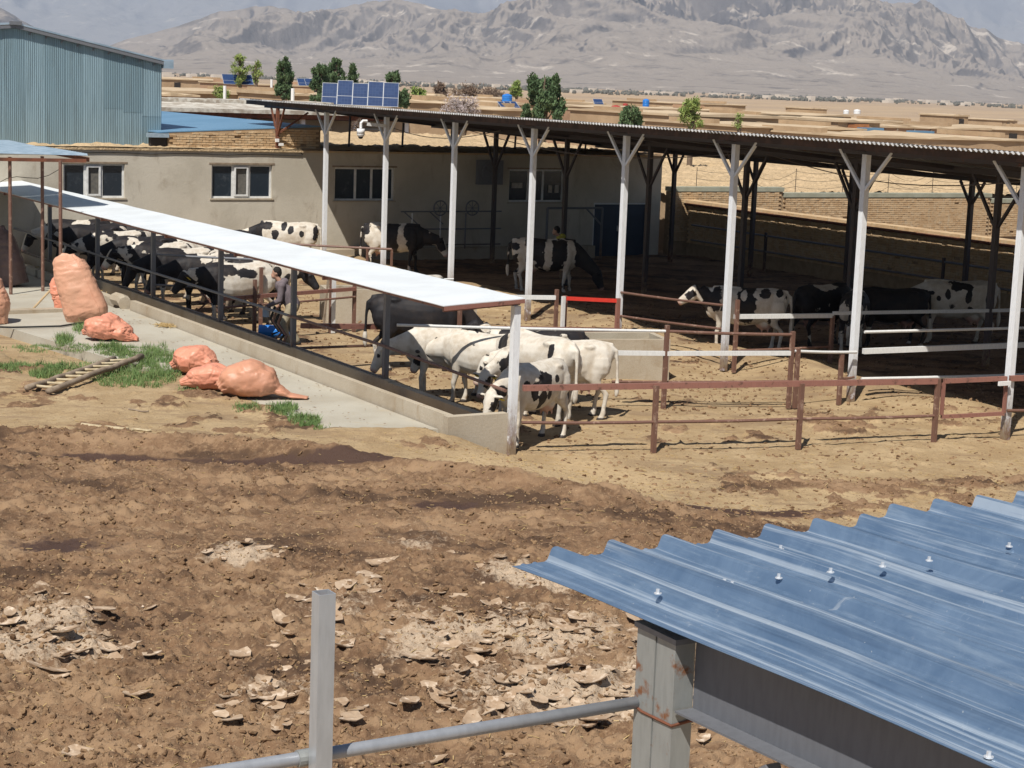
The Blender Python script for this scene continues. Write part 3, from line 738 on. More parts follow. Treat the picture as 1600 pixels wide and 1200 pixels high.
# post standing on the building's roof
yl = 51.93; xe = 22.12
MB().box((xe, yl, (WZ + 4.66) / 2), (.09, .09, 4.66 - WZ)).build('end_post', m_rust, cs)
for s_ in (-1, 1): MB().beam((xe, yl + s_ * .04, WZ + .45), (xe, yl + s_ * .5, 4.66), .05, .05).build('brace', m_rust, cs)
MB().beam((xe + .05, yl, WZ + .5), (xe + 1.0, yl, 4.55), .05, .05).build('brace', m_rust, cs)
MB().box((xe - .04, yl - .08, WZ + .28), (.10, .08, .10)).build('insulator', m_whitepl, cs); MB().box((xe + .08, yl - .1, WZ + .16), (.14, .08, .08)).build('insulator', m_whitepl, cs)
MIDY = [24.0, 28.55, 33.1, 37.3, 41.6, 45.9, 50.1]; 
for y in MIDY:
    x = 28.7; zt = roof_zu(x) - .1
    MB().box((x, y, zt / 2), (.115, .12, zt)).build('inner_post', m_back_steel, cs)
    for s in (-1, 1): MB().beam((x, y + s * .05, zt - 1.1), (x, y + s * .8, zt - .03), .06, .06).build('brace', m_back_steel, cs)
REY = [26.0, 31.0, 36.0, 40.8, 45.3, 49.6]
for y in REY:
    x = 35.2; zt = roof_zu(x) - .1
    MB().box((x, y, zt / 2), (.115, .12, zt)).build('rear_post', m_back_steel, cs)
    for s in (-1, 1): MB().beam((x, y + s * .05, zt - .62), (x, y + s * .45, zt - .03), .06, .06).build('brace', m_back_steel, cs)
# short props standing on the building roof under the end of the shed roof
for x, y in ((27.2, 53.6), (29.1, 53.8), (31.2, 53.2), (32.3, 53.5), (33.6, 52.6), (25.2, 53.4)):
    MB().beam((x, y, WZ - .02), (x + .05, y + .05, roof_zu(x) - .1), .05, .05).build('prop', m_back_steel, cs)
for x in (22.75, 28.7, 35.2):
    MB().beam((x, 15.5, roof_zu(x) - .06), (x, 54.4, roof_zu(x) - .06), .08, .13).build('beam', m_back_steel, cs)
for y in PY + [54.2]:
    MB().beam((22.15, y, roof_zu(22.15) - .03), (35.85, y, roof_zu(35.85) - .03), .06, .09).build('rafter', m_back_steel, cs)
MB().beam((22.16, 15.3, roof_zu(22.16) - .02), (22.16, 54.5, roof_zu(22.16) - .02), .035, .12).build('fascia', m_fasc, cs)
L = math.hypot(35.95 - 22.0, (35.95 - 22.0) * .086); du = np.array([1, 0, -.086]) / math.hypot(1, .086)
sm = None
for k in range(43):
    y0 = 15.2 + k * .92
    if sm is None:
        c_ = corrugated((22.0, y0, roof_zu(22.0) + .05), du, (0, 1, 0), L, .95, .119, .036)
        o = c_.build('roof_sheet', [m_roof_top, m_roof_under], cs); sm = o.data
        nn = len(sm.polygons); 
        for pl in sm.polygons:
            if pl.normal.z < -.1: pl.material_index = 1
        first = o; y00 = y0
    else:
        o = first.copy(); COL.objects.link(o); o.location = (first.location[0] + random.uniform(-.02, .02), y0 - y00, .004 * (k % 2))
corrugated((22.03, 15.2, roof_zu(22.0) + .052), (-.91, 0, -.41), (0, 1, 0), .05, 39.5, .119, .036).build('eave_lip', m_lip, cs)
# cables slung under the shed roof
for k, (ya, yb) in enumerate(((29.8, 41.5), (22, 29.8), (41.5, 49))):
    MB().tube([(22.9 + .5 * k, ya + (yb - ya) * s / 10, 4.45 - .35 * math.sin(math.pi * s / 10)) for s in range(11)], .01, 4).build('cable', m_back_steel, cs)
# security camera on its arm
sc_ = thing('security_camera', 'white dome security camera on a short arm high on a shed post', 'camera', (22.6, 45.5, 4.4))
yc = PY[7] - .1
MB().beam((SX0 - .06, yc, 4.38), (SX0 - .62, yc + .05, 4.42), .07, .09).build('arm', m_white_rail, sc_)
MB().tube([(SX0 - .62, yc + .05, 4.50), (SX0 - .74, yc + .06, 4.50), (SX0 - .80, yc + .06, 4.44), (SX0 - .80, yc + .06, 4.30)], .04, 8).build('bracket', m_whitepl, sc_)
mb = MB(); mb.disc((SX0 - .80, yc + .06, 4.22), .11, .14, 14); mb.ell((SX0 - .80, yc + .06, 4.15), (.11, .11, .10), 12, 8); mb.build('housing', m_whitepl, sc_, smooth=True)
MB().ell((SX0 - .80, yc + .06, 4.07), (.07, .07, .06), 12, 6).build('lens_dome', m_black, sc_, smooth=True)

# ------------------------------------------------------------------ slab, feed trough and canopy
slab = MB(); slab.add([(11.5, 24.9, .405), (13.08, 24.3, .42), (13.08, 39.2, .44), (9.6, 39.2, .41), (10.6, 32.5, .405), (11.2, 29, .405),
                       (11.45, 24.85, .2), (13.08, 24.3, .2), (13.08, 39.2, .2), (9.6, 39.2, .2), (10.6, 32.5, .2), (11.2, 29, .2)],
                      [(0, 1, 2, 3, 4, 5), (0, 6, 7, 1), (0, 5, 11, 6), (5, 4, 10, 11), (4, 3, 9, 10), (3, 2, 8, 9)])
o = slab.build('alley_slab', m_slab, kind='structure')
MB().bb((8.2, 39.25, .1), (13.0, 56, .40)).build('shaded_slab', m_slab, kind='structure')
MB().bb((8.2, 38.9, .2), (12.2, 39.18, .50)).build('slab_kerb', m_conc, kind='structure')
tr = thing('feed_trough', 'long concrete feed trough running under the white canopy', 'trough', (13.6, 24, 0))
mb = MB(); mb.add([(13.10, 24.16, .0), (13.26, 24.16, .0), (13.26, 24.16, .66), (13.14, 24.16, .66), (13.10, 38.9, .0), (13.26, 38.9, .0), (13.26, 38.9, .64), (13.14, 38.9, .64)], [(0, 1, 2, 3), (7, 6, 5, 4), (0, 3, 7, 4), (3, 2, 6, 7), (1, 5, 6, 2)])
mb.build('outer_wall', m_conc, tr)
MB().bb((13.08, 24.0, -.1), (14.13, 24.155, .66)).build('end_wall', m_conc, tr)
for ya, yb, h in ((24.16, 28.0, .50), (28.0, 32.2, .52), (32.2, 55.5, .5)):
    MB().bb((14.06, ya + .003, -.1), (14.22, yb, h)).build('inner_wall', m_conc, tr)
MB().bb((13.262, 24.16, .05), (14.058, 55.4, .26)).build('floor', m_conc, tr)
for ya, yb in ((40.0, 46), (46.2, 55.4)): MB().bb((13.1, ya, 0), (13.26, yb, .55)).build('outer_wall', m_conc, tr)
mb = MB(); mb.tube([(13.05, 39.0, .56), (13.12, 39.35, .58), (13.14, 39.9, .56)], .15, 8); mb.build('broken_block', m_conc, tr)
mb = MB()
for k in range(260):
    mb.box((random.uniform(13.32, 14.0), random.uniform(24.4, 55), .28 + random.uniform(0, .05)), (random.uniform(.05, .22), .02, .02), random.uniform(0, 3), random.uniform(-.4, .4))
mb.build('feed', m_straw, tr, kind='stuff')

fc = thing('feed_canopy', 'long narrow white sheet canopy on dark steel posts over the feed trough', 'canopy', (14, 38, 0))
CPY = [23.97, 28.3, 32.3, 36.1, 40.3, 44.4, 48.5, 52.6]
for k, y in enumerate(CPY):
    m = m_white_steel if k == 0 else m_dark_steel
    z0 = -.02 if k == 0 else .5; x = 14.185 if k == 0 else 14.15
    hw = .057 if k == 0 else .046; MB().bb((x - hw, y - hw, z0), (x + hw, y + hw, 2.33)).build('post', m, fc)
    MB().beam((12.92, y, 2.305), (14.24, y, 2.375), .05, .06).build('rafter', m_red_rail, fc)
for x, z in ((12.98, 2.355), (14.2, 2.42)):
    MB().beam((x, 23.95, z - .02), (x, 56, z - .02), .05, .05).build('purlin', m_red_rail, fc)
NS = 16; 
for k in range(NS):
    ya = 23.85 + k * 2.03; yb = ya + 2.04
    n = 6; vs = []; 
    for j in range(n + 1):
        y = ya + (yb - ya) * j / n; sag = -.0009 * (y - 24) * 0
        for q in range(9):
            x = 12.86 + 1.41 * q / 8; vs.append((x, y, 2.382 + (x - 12.86) * .056 + .003 * math.sin(y * 2.1 + x * 3) + .002 * (k % 2)))
    fs = [(j * 9 + q, j * 9 + q + 1, (j + 1) * 9 + q + 1, (j + 1) * 9 + q) for j in range(n) for q in range(8)]
    K = len(vs); fs2 = [tuple(K + i for i in reversed(f)) for f in fs]; vs2 = [(v[0], v[1], v[2] - .012) for v in vs]
    rim = [i for i in range(9)] + [j * 9 + 8 for j in range(1, n + 1)] + [n * 9 + q for q in range(7, -1, -1)] + [j * 9 for j in range(n - 1, 0, -1)]
    fs3 = [(rim[i], rim[i] + K, rim[(i + 1) % len(rim)] + K, rim[(i + 1) % len(rim)]) for i in range(len(rim))]
    MB().add(vs + vs2, fs + fs2 + fs3).build('roof_sheet', m_canopy, fc)
MB().beam((12.88, 23.85, 2.338), (14.26, 23.85, 2.415), .03, .06).build('fascia', m_red_rail, fc)
for k in range(7):
    ya, yb = CPY[k], CPY[k + 1]
    z = 1.12 if k else .95
    MB().tube([(14.05, ya, 1.12 if k else 1.02), (14.05, yb, 1.12)], .028, 8).build('neck_rail', m_rust_pipe if k < 2 else m_dark_steel, fc)
    if k >= 1: MB().tube([(14.14, ya, .53), (14.14, yb, .53)], .022, 6).build('base_rail', m_dark_steel, fc)

# ------------------------------------------------------------------ rail fences
def fence(label, posts, rails, post_mat=m_rust_pipe, pw=.07, z0=0, group='rail fences around the pens'):
    """posts: (x, y, height); rails: (a, b, za, zb, r, material, square)"""
    t = thing('rail_fence', label, 'fence', (posts[0][0] if posts else rails[0][0][0], posts[0][1] if posts else rails[0][0][1], 0), group)
    for x, y, h in posts: MB().box((x, y, (h + z0) / 2), (pw, pw, h - z0)).build('post', post_mat, t)
    for a, b, za, zb, r, m, sq in rails:
        if sq: MB().beam((a[0], a[1], za), (b[0], b[1], zb), r * 1.6, r * 2).build('rail', m, t)
        else: MB().tube([(a[0] + (b[0] - a[0]) * s, a[1] + (b[1] - a[1]) * s, za + (zb - za) * s - .012 * math.sin(math.pi * s)) for s in (0, .25, .5, .75, 1)], r, 8).build('rail', m, t)
    return t
A0 = (14.32, 23.9); A1 = (16.42, 23.33); A2 = (18.87, 22.76); A3 = (21.3, 22.22); A4 = (22.68, 21.97); A5 = (26.5, 21.2)
fence('front pen fence with a red top rail from the trough to the shed corner', [(*A1, 1.08), (*A2, 1.08), (*A3, 1.12)],
      [(A0, A3, 1.06, 1.08, .045, m_red_rail, 1), (A0, A1, .52, .50, .026, m_rust_pipe, 0), (A1, A2, .50, .50, .026, m_rust_pipe, 0), (A2, A3, .50, .50, .026, m_rust_pipe, 0)])
g = thing('pen_gate', 'small red framed gate beside the rightmost white shed post', 'gate', (21.4, 22.2, 0))
def lerp(a, b, t): return (a[0] + (b[0] - a[0]) * t, a[1] + (b[1] - a[1]) * t)
ga, gb = lerp(A3, A4, .08), lerp(A3, A4, .95)
MB().beam((*ga, 1.08), (*gb, 1.10), .06, .075).build('top_bar', m_red_rail, g); MB().beam((*ga, .48), (*gb, .50), .05, .06).build('bottom_bar', m_red_rail, g)
for q in (ga, gb): MB().box((q[0], q[1], .78), (.05, .05, .54)).build('stile', m_red_rail, g)
MB().box((gb[0] - .1, gb[1] - .06, 1.03), (.26, .04, .07)).build('latch', m_whitepl, g)
fence('red rails leaving the shed corner post towards the right edge', [(*A5, 1.1)], [(A4, A5, 1.1, 1.1, .045, m_red_rail, 1), (A4, A5, .55, .5, .026, m_rust_pipe, 0)])
B0 = (14.3, 28.2); B1 = (18.85, 26.54); B2 = (21.18, 25.89); B3 = (22.68, 25.85)
fence('middle pen fence with rusty top pipe and a white middle rail', [(*B1, 1.53), (B2[0], B2[1], 1.42), (B2[0] + .12, B2[1] - .03, 1.1)],
      [(B0, B1, 1.47, 1.42, .026, m_white_rail, 0), (B1, B2, 1.42, 1.36, .028, m_rust_pipe, 0), (lerp(B0, B1, .8), B1, 1.02, 1.02, .04, m_white_rail, 1), (B1, B2, 1.02, 1.02, .04, m_white_rail, 1), (lerp(B0, B1, .8), B2, .5, .5, .026, m_rust_pipe, 0),
       (B2, B3, 1.06, .98, .028, m_white_rail, 0)])
fence('short stub rail between middle pen fence and second white post', [(22.35, 25.87, .95)], [((22.35, 25.87), (22.7, 25.9), .5, .5, .024, m_rust_pipe, 0)], group=None)
C0 = (14.3, 32.3); C1 = (22.68, 29.75)
fence('red double beam fence crossing the pen behind the black cow', [(17.3, 31.4, 1.3)],
      [((14.3, 32.25), (22.55, 33.55), .92, .36, .05, m_red_rail, 1), ((14.3, 32.35), (20.1, 33.3), .47, .30, .026, m_rust_pipe, 0)], group=None)
fence('far pipe fence around the standing white faced cow beside the person', [(15.0, 36.3, 1.35), (17.2, 37.2, 1.45), (13.9 + 3.9, 37.25, 1.1), (16.1, 38.6, 1.35)],
      [((14.2, 36.1), (17.8, 37.2), .98, .98, .04, m_red_rail, 1), ((14.2, 36.1), (17.8, 37.2), .80, .80, .024, m_rust_pipe, 0), ((14.2, 40.3), (17.1, 38.9), 1.5, 1.45, .026, m_dark_steel, 0), ((14.2, 40.3), (17.1, 38.9), .8, .8, .026, m_dark_steel, 0)], group=None)
# shed front rails
E1 = (22.75, 29.8); E2 = (22.75, 33.92)
fence('two slanting pipes between the third and fourth white posts', [], [(E2, (22.75, 29.97), 1.16, 1.34, .026, m_rust_pipe, 0), (E2, (22.75, 29.97), .63, .85, .026, m_rust_pipe, 0)], group=None)
fence('pipe fence inside the shed in front of the cow with raised head', [(25.0, 29.3, 1.15), (22.78, 29.66, 1.5)],
      [((22.75, 29.7), (25.0, 29.3), 1.15, 1.15, .045, m_white_rail, 1), ((25.0, 29.3), (34.5, 27.3), 1.2, 1.3, .035, m_white_rail, 1), ((22.75, 29.7), (25.0, 29.3), .45, .5, .026, m_rust_pipe, 0)], group=None)
fence('white pipe fence in the shade right of the second white post', [(33.6, 23.9, 1.3)],
      [((22.8, 25.8), (33.6, 23.9), 1.36, 1.5, .028, m_white_rail, 0), ((22.8, 25.8), (33.6, 23.9), 1.0, 1.2, .05, m_white_rail, 1), ((22.8, 25.8), (27.0, 25.0), .48, .5, .03, m_white_rail, 0)], group=None)
g = thing('pen_gate', 'bright red topped gate hanging from the fourth white post', 'gate', (22.2, 34.5, 0))
ga, gb = (21.04, 33.49), (21.97, 32.81)
MB().beam((*ga, 1.12), (*gb, 1.12), .05, .08).build('top_bar', m_redbright, g); MB().beam((*ga, .34), (*gb, .34), .05, .07).build('bottom_bar', m_red_rail, g)
for q in (ga, gb): MB().box((q[0], q[1], .7), (.08, .08, .95)).build('stile', m_red_rail, g)
MB().box((ga[0] - .1, ga[1] - .1, .65), (.07, .07, 1.05)).build('stile', m_white_rail, g)
fence('white rail fence left of the bright red gate', [(20.92, 33.64, 1.3)], [((19.79, 34.18), (20.92, 33.64), 1.10, 1.12, .045, m_white_rail, 1)], m_rust_pipe, group=None)
fence('rusty hoop rail in front of the shaded building wall', [(21.9, 43.6, 1.2), (21.35, 43.95, 1.2)], [((19.0, 45.8), (21.9, 43.6), 1.22, 1.2, .03, m_rust_pipe, 0)], m_rust_pipe, .05, group=None)
fence('pipe rails along the rear wall deep in the shade', [(36.3, 30, 1.3), (36.3, 38, 1.3), (36.3, 46, 1.3)], [((36.3, 22), (36.3, 50), 1.2, 1.2, .03, m_dark_steel, 0), ((36.3, 22), (36.3, 50), .7, .7, .03, m_dark_steel, 0)], m_back_steel, group=None)

# ------------------------------------------------------------------ concrete water troughs
def water_trough(label, c, L, Wd, h, ang):
    t = thing('water_trough', label, 'trough', (c[0], c[1], 0)); ca, sa = math.cos(ang), math.sin(ang)
    def bx(u0, u1, v0, v1, z0, z1, nm, m):
        mb = MB(); um, vm = (u0 + u1) / 2, (v0 + v1) / 2; mb.box((c[0] + ca * um - sa * vm, c[1] + sa * um + ca * vm, (z0 + z1) / 2), (u1 - u0, v1 - v0, z1 - z0), ang); mb.build(nm, m, t)
    w = .12
    bx(-L / 2, L / 2, -Wd / 2, -Wd / 2 + w, -.05, h, 'side', m_conc); bx(-L / 2, L / 2, Wd / 2 - w, Wd / 2, -.05, h, 'side', m_conc)
    bx(-L / 2, -L / 2 + w, -Wd / 2 + w + .002, Wd / 2 - w - .002, -.05, h, 'end', m_conc); bx(L / 2 - w, L / 2, -Wd / 2 + w + .002, Wd / 2 - w - .002, -.05, h, 'end', m_conc)
    bx(-L / 2 + w + .002, L / 2 - w - .002, -Wd / 2 + w + .002, Wd / 2 - w - .002, 0, h - .3, 'water', m_water)
m_water = simple('green_water', (.05, .07, .05), (.07, .09, .06), 3, .08)
water_trough('square cornered grey concrete water trough behind the white cows', (19.75, 30.35), 2.9, 1.1, .78, math.radians(-15.5))
water_trough('mud stained concrete trough below the canopy in the middle of the pen', (19.6, 38.6), 3.6, 1.0, .8, math.radians(-15))

# ------------------------------------------------------------------ cattle
def remeshed(mb, voxel, smooth_it=6, name='tmp'):
    me = bpy.data.meshes.new(name); me.from_pydata(mb.v, [], mb.f); me.update()
    o = bpy.data.objects.new(name, me); COL.objects.link(o)
    r = o.modifiers.new('r', 'REMESH'); r.mode = 'VOXEL'; r.voxel_size = voxel
    if smooth_it: s = o.modifiers.new('s', 'SMOOTH'); s.iterations = smooth_it; s.factor = .5
    dg = bpy.context.evaluated_depsgraph_get(); dg.update()
    nm = bpy.data.meshes.new_from_object(o.evaluated_get(dg), depsgraph=dg)
    bpy.data.objects.remove(o); bpy.data.meshes.remove(me)
    nm.polygons.foreach_set('use_smooth', [True] * len(nm.polygons)); return nm
def ring(c, hw, hh, n=16, tilt=0, sq=.85):
    out = []
    for k in range(n):
        a = 2 * math.pi * k / n; ca, sa = math.cos(a), math.sin(a)
        y = hw * math.copysign(abs(ca) ** sq, ca); z = hh * math.copysign(abs(sa) ** sq, sa)
        out.append((c[0] - math.sin(tilt) * z, c[1] + y, c[2] + math.cos(tilt) * z))
    return out
# poll position, head direction (x,z angle below the horizon), yaw of the head
POSES = {'level': ((1.19, 0, 1.33), 36, 0), 'alert': ((1.17, 0, 1.46), 30, 0), 'drink': ((1.26, 0, .98), 66, 0), 'down': ((1.42, 0, .98), 62, 0), 'low': ((1.40, 0, .62), 68, 0), 'half': ((1.30, 0, 1.18), 50, 0), 'turn': ((1.22, .10, 1.42), 30, 50)}
def cow_mesh(pose, thin=0, stride=0):
    poll, pitch, yaw = POSES[pose]; mb = MB()
    T = [(-.86, 1.20, .09, .09), (-.82, 1.16, .17, .15), (-.72, 1.12, .27, .21), (-.58, 1.10, .325, .255), (-.42, 1.06, .365, .29), (-.2, 1.01, .395, .315), (.05, .985, .415, .345), (.28, .99, .41, .345),
         (.46, 1.01, .39, .31), (.62, 1.04, .365, .26), (.76, 1.06, .32, .21), (.88, 1.07, .25, .16), (.96, 1.08, .16, .11)]
    mb.loft([ring((x, 0, z), w * (1 - .12 * thin), h, 20) for x, z, h, w in T])
    mb.loft([ring((x, 0, z), .035, .03, 8) for x, z in ((-.85, 1.36), (-.5, 1.415), (0, 1.375), (.5, 1.42), (.8, 1.40))])         # spine
    for s in (-1, 1):
        mb.ell((-.42, s * .20, 1.325), (.12, .07, .05)); mb.ell((-.78, s * .09, 1.25), (.07, .05, .06)); mb.ell((.60, s * .18, 1.02), (.17, .10, .28)); mb.ell((-.60, s * .15, 1.0), (.23, .15, .27))
    # neck and head
    hd = Vector((math.cos(math.radians(pitch)) * math.cos(math.radians(yaw)), math.cos(math.radians(pitch)) * math.sin(math.radians(yaw)), -math.sin(math.radians(pitch))))
    pv = Vector(poll); A_ = Vector((.70, 0, 1.10)); Bv = Vector((.98, 0, 1.10 + (poll[2] - 1.10) * .30)); Cc = pv - hd * .02 + Vector((-.06, 0, -.02))
    pts = []
    for k in range(6):
        t = k / 5; q = A_ * (1 - t) ** 2 + Bv * 2 * t * (1 - t) + Cc * t * t; pts.append(q)
    mb.tube(pts, [(.17, .30), (.15, .27), (.125, .225), (.11, .19), (.10, .16), (.095, .135)], 14) if False else None
    rings = []
    for k, q in enumerate(pts):
        d = (pts[min(k + 1, 5)] - pts[max(k - 1, 0)]).normalized(); side = Vector((-d.y, d.x, 0)).normalized() if abs(d.x) + abs(d.y) > .1 else Vector((0, 1, 0)); u = side.cross(d) * -1
        if u.z < 0: u = -u
        w, h = [(.18, .30), (.155, .27), (.135, .235), (.12, .20), (.112, .172), (.105, .15)][k]
        rings.append([q + side * (w * math.cos(a)) + u * (h * math.sin(a)) for a in [2 * math.pi * i / 14 for i in range(14)]])
    mb.loft(rings)
    side = Vector((-math.sin(math.radians(yaw)), math.cos(math.radians(yaw)), 0)); u = hd.cross(side)
    if u.z < 0: u = -u
    HR = [(-.07, .08, .09, -.01), (0, .112, .125, -.025), (.09, .118, .145, -.05), (.17, .108, .145, -.065), (.26, .088, .12, -.06), (.35, .076, .098, -.055), (.42, .080, .088, -.055), (.47, .076, .076, -.06), (.495, .05, .05, -.065)]
    mb.loft([[pv + hd * t + u * (o + h * math.sin(a)) + side * (w * math.cos(a)) for a in [2 * math.pi * i / 14 for i in range(14)]] for t, w, h, o in HR])
    for s in (-1, 1):
        M3 = Matrix((side * s, u, hd)).transposed(); ea = M3 @ Matrix.Rotation(math.radians(-12), 3, 'Z')
        mb.ell(pv + side * (s * .185) + hd * .02 + u * .0, (.115, .052, .030), 10, 6, Matrix((side * s * .97 + u * -.15 - hd * .1, hd.cross(side) * 1.0, hd)).transposed())
        mb.ell(pv + side * (s * .10) + hd * .16 + u * .02, (.03, .03, .03), 8, 5)
    # brisket, udder, tail
    mb.ell((.80, 0, .90), (.15, .11, .20)); mb.ell((.5, 0, .72), (.3, .14, .12))
    mb.ell((-.36, 0, .645), (.21, .165, .15))
    for sx in (-.07, .07):
        for sy in (-.07, .07): mb.tube([(-.38 + sx, sy, .56), (-.38 + sx, sy, .44)], .024, 6)
    mb.tube([(-.82, 0, 1.30), (-.90, 0, 1.25), (-.93, .01, 1.0), (-.94, .02, .75)], [.05, .045, .03, .028], 8)
    mb.tube([(-.94, .02, .76), (-.945, .025, .62), (-.94, .03, .48), (-.93, .03, .40)], [.028, .05, .045, .02], 8)
    k = stride
    for s in (-1, 1):
        f = .07 * k * s
        mb.loft([ring((x, s * y, z), w, d, 10) if False else [(x + d * math.cos(a), s * y + w * math.sin(a), z) for a in [2 * math.pi * i / 10 for i in range(10)]]
                 for x, y, z, w, d in ((.60, .16, .98, .09, .15), (.61, .165, .80, .085, .12), (.60 + f * .2, .155, .64, .062, .085), (.60 + f * .6, .15, .50, .050, .060), (.61 + f * .8, .148, .42, .056, .060), (.60 + f, .146, .35, .040, .043), (.595 + f, .144, .20, .036, .040), (.60 + f, .144, .13, .047, .052), (.625 + f, .144, .07, .045, .055), (.635 + f, .144, .045, .060, .075), (.64 + f, .144, .0, .066, .085))])
        f = -.08 * k * s
        mb.loft([[(x + d * math.cos(a), s * y + w * math.sin(a), z) for a in [2 * math.pi * i / 10 for i in range(10)]]
                 for x, y, z, w, d in ((-.56, .17, 1.05, .11, .24), (-.52, .19, .88, .10, .21), (-.50, .195, .74, .08, .15), (-.56 + f * .3, .19, .62, .058, .095), (-.66 + f * .6, .18, .53, .048, .068), (-.685 + f * .8, .178, .47, .047, .058), (-.66 + f, .176, .38, .038, .046), (-.635 + f, .174, .22, .037, .042), (-.63 + f, .172, .13, .048, .052), (-.605 + f, .172, .07, .046, .056), (-.59 + f, .172, .045, .062, .076), (-.585 + f, .172, .0, .066, .086))])
    me = remeshed(mb, .019, 5); return me, (pv, hd, side, u)
COWBASE = {}
def cow_base(pose, stride):
    if (pose, stride) not in COWBASE: COWBASE[(pose, stride)] = cow_mesh(pose, 0, stride)
    return COWBASE[(pose, stride)]
def cowmat():
    N = NT('holstein_coat'); v = N.coord()
    n = N.noise(v, 22, 4, .6); s = N.attr('coat')
    f = N.ramp(N.math('ADD', s, N.math('MULTIPLY', N.math('SUBTRACT', n, .5), .10)), .485, .515)
    n2 = N.noise(v, 5, 5, .65)
    white = N.mix(N.ramp(n2, .35, .7), (.61, .565, .49), (.47, .405, .32)); black = N.mix(N.ramp(n2, .4, .7), (.014, .013, .015), (.028, .022, .02))
    col = N.mix(f, white, black)
    d = N.attr('dirt'); fd = N.ramp(N.math('ADD', d, N.math('MULTIPLY', N.math('SUBTRACT', N.noise(v, 9, 5, .7), .5), .9)), .45, .8)
    col = N.mix(N.math('MULTIPLY', fd, .8), col, (.17, .115, .07))
    col = N.mix(N.attr('skin'), col, (.48, .27, .21)); col = N.mix(N.attr('horn'), col, (.05, .04, .035))
    N.bump(N.noise(N.mapping(v, (60, 60, 25)), 3, 3), .12, .004)
    return N.done(col, .62, 0, .25)
m_cow = cowmat()
def cow(label, p, heading, pose='level', scale=1.0, thr=.5, seed=1, blobs=(), face='blaze', tagged=False, stride=1, dirt=.25, z=0.0, group='dairy cows'):
    """heading in degrees, measured in the ground plane from the picture's rightward direction towards the distance"""
    me0, (pv, hd, side, u) = cow_base(pose, stride); me = me0.copy(); me.name = 'body'
    n = len(me.vertices); co = np.empty(n * 3); me.vertices.foreach_get('co', co); co = co.reshape(-1, 3)
    s = fbm(np.stack([co[:, 0] * 2.3 + seed * 7.3, co[:, 1] * 2.3 * (1 + .3 * np.sign(co[:, 1])) + seed * 3.1, co[:, 2] * 2.3], -1), 3, seed) - thr
    wob = (fbm(co * 4.5 + seed, 4, seed + 50, .6) - .5) * 2.2
    for b in blobs:
        cx, cz, rx, rz, sg = b[:5]; sd = b[5] if len(b) > 5 else 0
        d = 1 - np.sqrt(((co[:, 0] - cx) / rx) ** 2 + ((co[:, 2] - cz) / rz) ** 2) + wob * .8
        if sd: d = np.where(co[:, 1] * sd > -.03, d, -1)
        s = np.maximum(s, d * .25) if sg > 0 else np.minimum(s, -d * .25)
    r = co - np.array(pv); hx = r @ np.array(hd); hy = r @ np.array(side); hu = r @ np.array(u)
    head = (hx > -.04) & (np.abs(hy) < .32) & (np.abs(hu) < .3) & (co[:, 0] > .9)
    hw = np.clip((hx + .04) / .06, 0, 1) * head
    if face == 'black': hs = np.full(n, .3)
    elif face == 'white': hs = np.where((np.abs(hy) > .12) & (seed % 2 == 0), .3, -.3)
    elif face == 'blaze': hs = np.where(np.abs(hy) + wob * .02 < .055 + .04 * (hx > .3), -.3, .3)
    else: hs = np.where((hx > .03) & (hx < .27) & (hu + wob * .03 < .03) & (hu > -.12 + wob * .02), .3, -.3) ; 
    s = s * (1 - hw) + hs * hw
    ez = ((hx - .16) ** 2 + (hu - .02) ** 2 < .035 ** 2) & (np.abs(hy) > .08) & head
    s = np.where(ez, .4, s)
    legs = (co[:, 2] < .5) & (co[:, 0] < .75) & (co[:, 0] > -.86); s = np.where(legs, np.minimum(s, -.05 + .04 * (seed % 3) + (wob * .22 if seed % 4 == 0 else 0)), s)
    s = np.where((co[:, 0] < -.88) & (co[:, 2] < .7), -.2, s)
    dd = dirt * (1.1 * sstep(.75, .1, co[:, 2]) + .9 * sstep(-.35, -.75, co[:, 0]) * sstep(1.3, .7, co[:, 2]) + .25)
    sk = np.where(head, sstep(.40, .46, hx), 0) * (0 if face == 'black' and seed % 2 else .8)
    sk = np.maximum(sk, sstep(.21, .16, np.abs(co[:, 0] + .37)) * sstep(.66, .60, co[:, 2]) * sstep(.40, .45, co[:, 2]) * sstep(.16, .12, np.abs(co[:, 1])) * .8)
    hn = np.where((co[:, 2] < .06), 1.0, 0) * legs
    for k, a in (('coat', s + .5), ('dirt', dd), ('skin', sk), ('horn', hn)):
        at = me.attributes.new(k, 'FLOAT', 'POINT'); at.data.foreach_set('value', a.astype(np.float32))
    me.materials.clear(); me.materials.append(m_cow)
    t = bpy.data.objects.new('cow', None); COL.objects.link(t); t.location = (p[0], p[1], z)
    dirv = r0 * math.cos(math.radians(heading)) + fw0 * math.sin(math.radians(heading)); t.rotation_euler = (0, 0, math.atan2(dirv[1], dirv[0])); t.scale = (scale,) * 3
    t['label'] = label; t['category'] = 'cow'; t['group'] = group; ORG[t.name] = (0, 0, 0)
    b = bpy.data.objects.new('body', me); COL.objects.link(b); b.parent = t
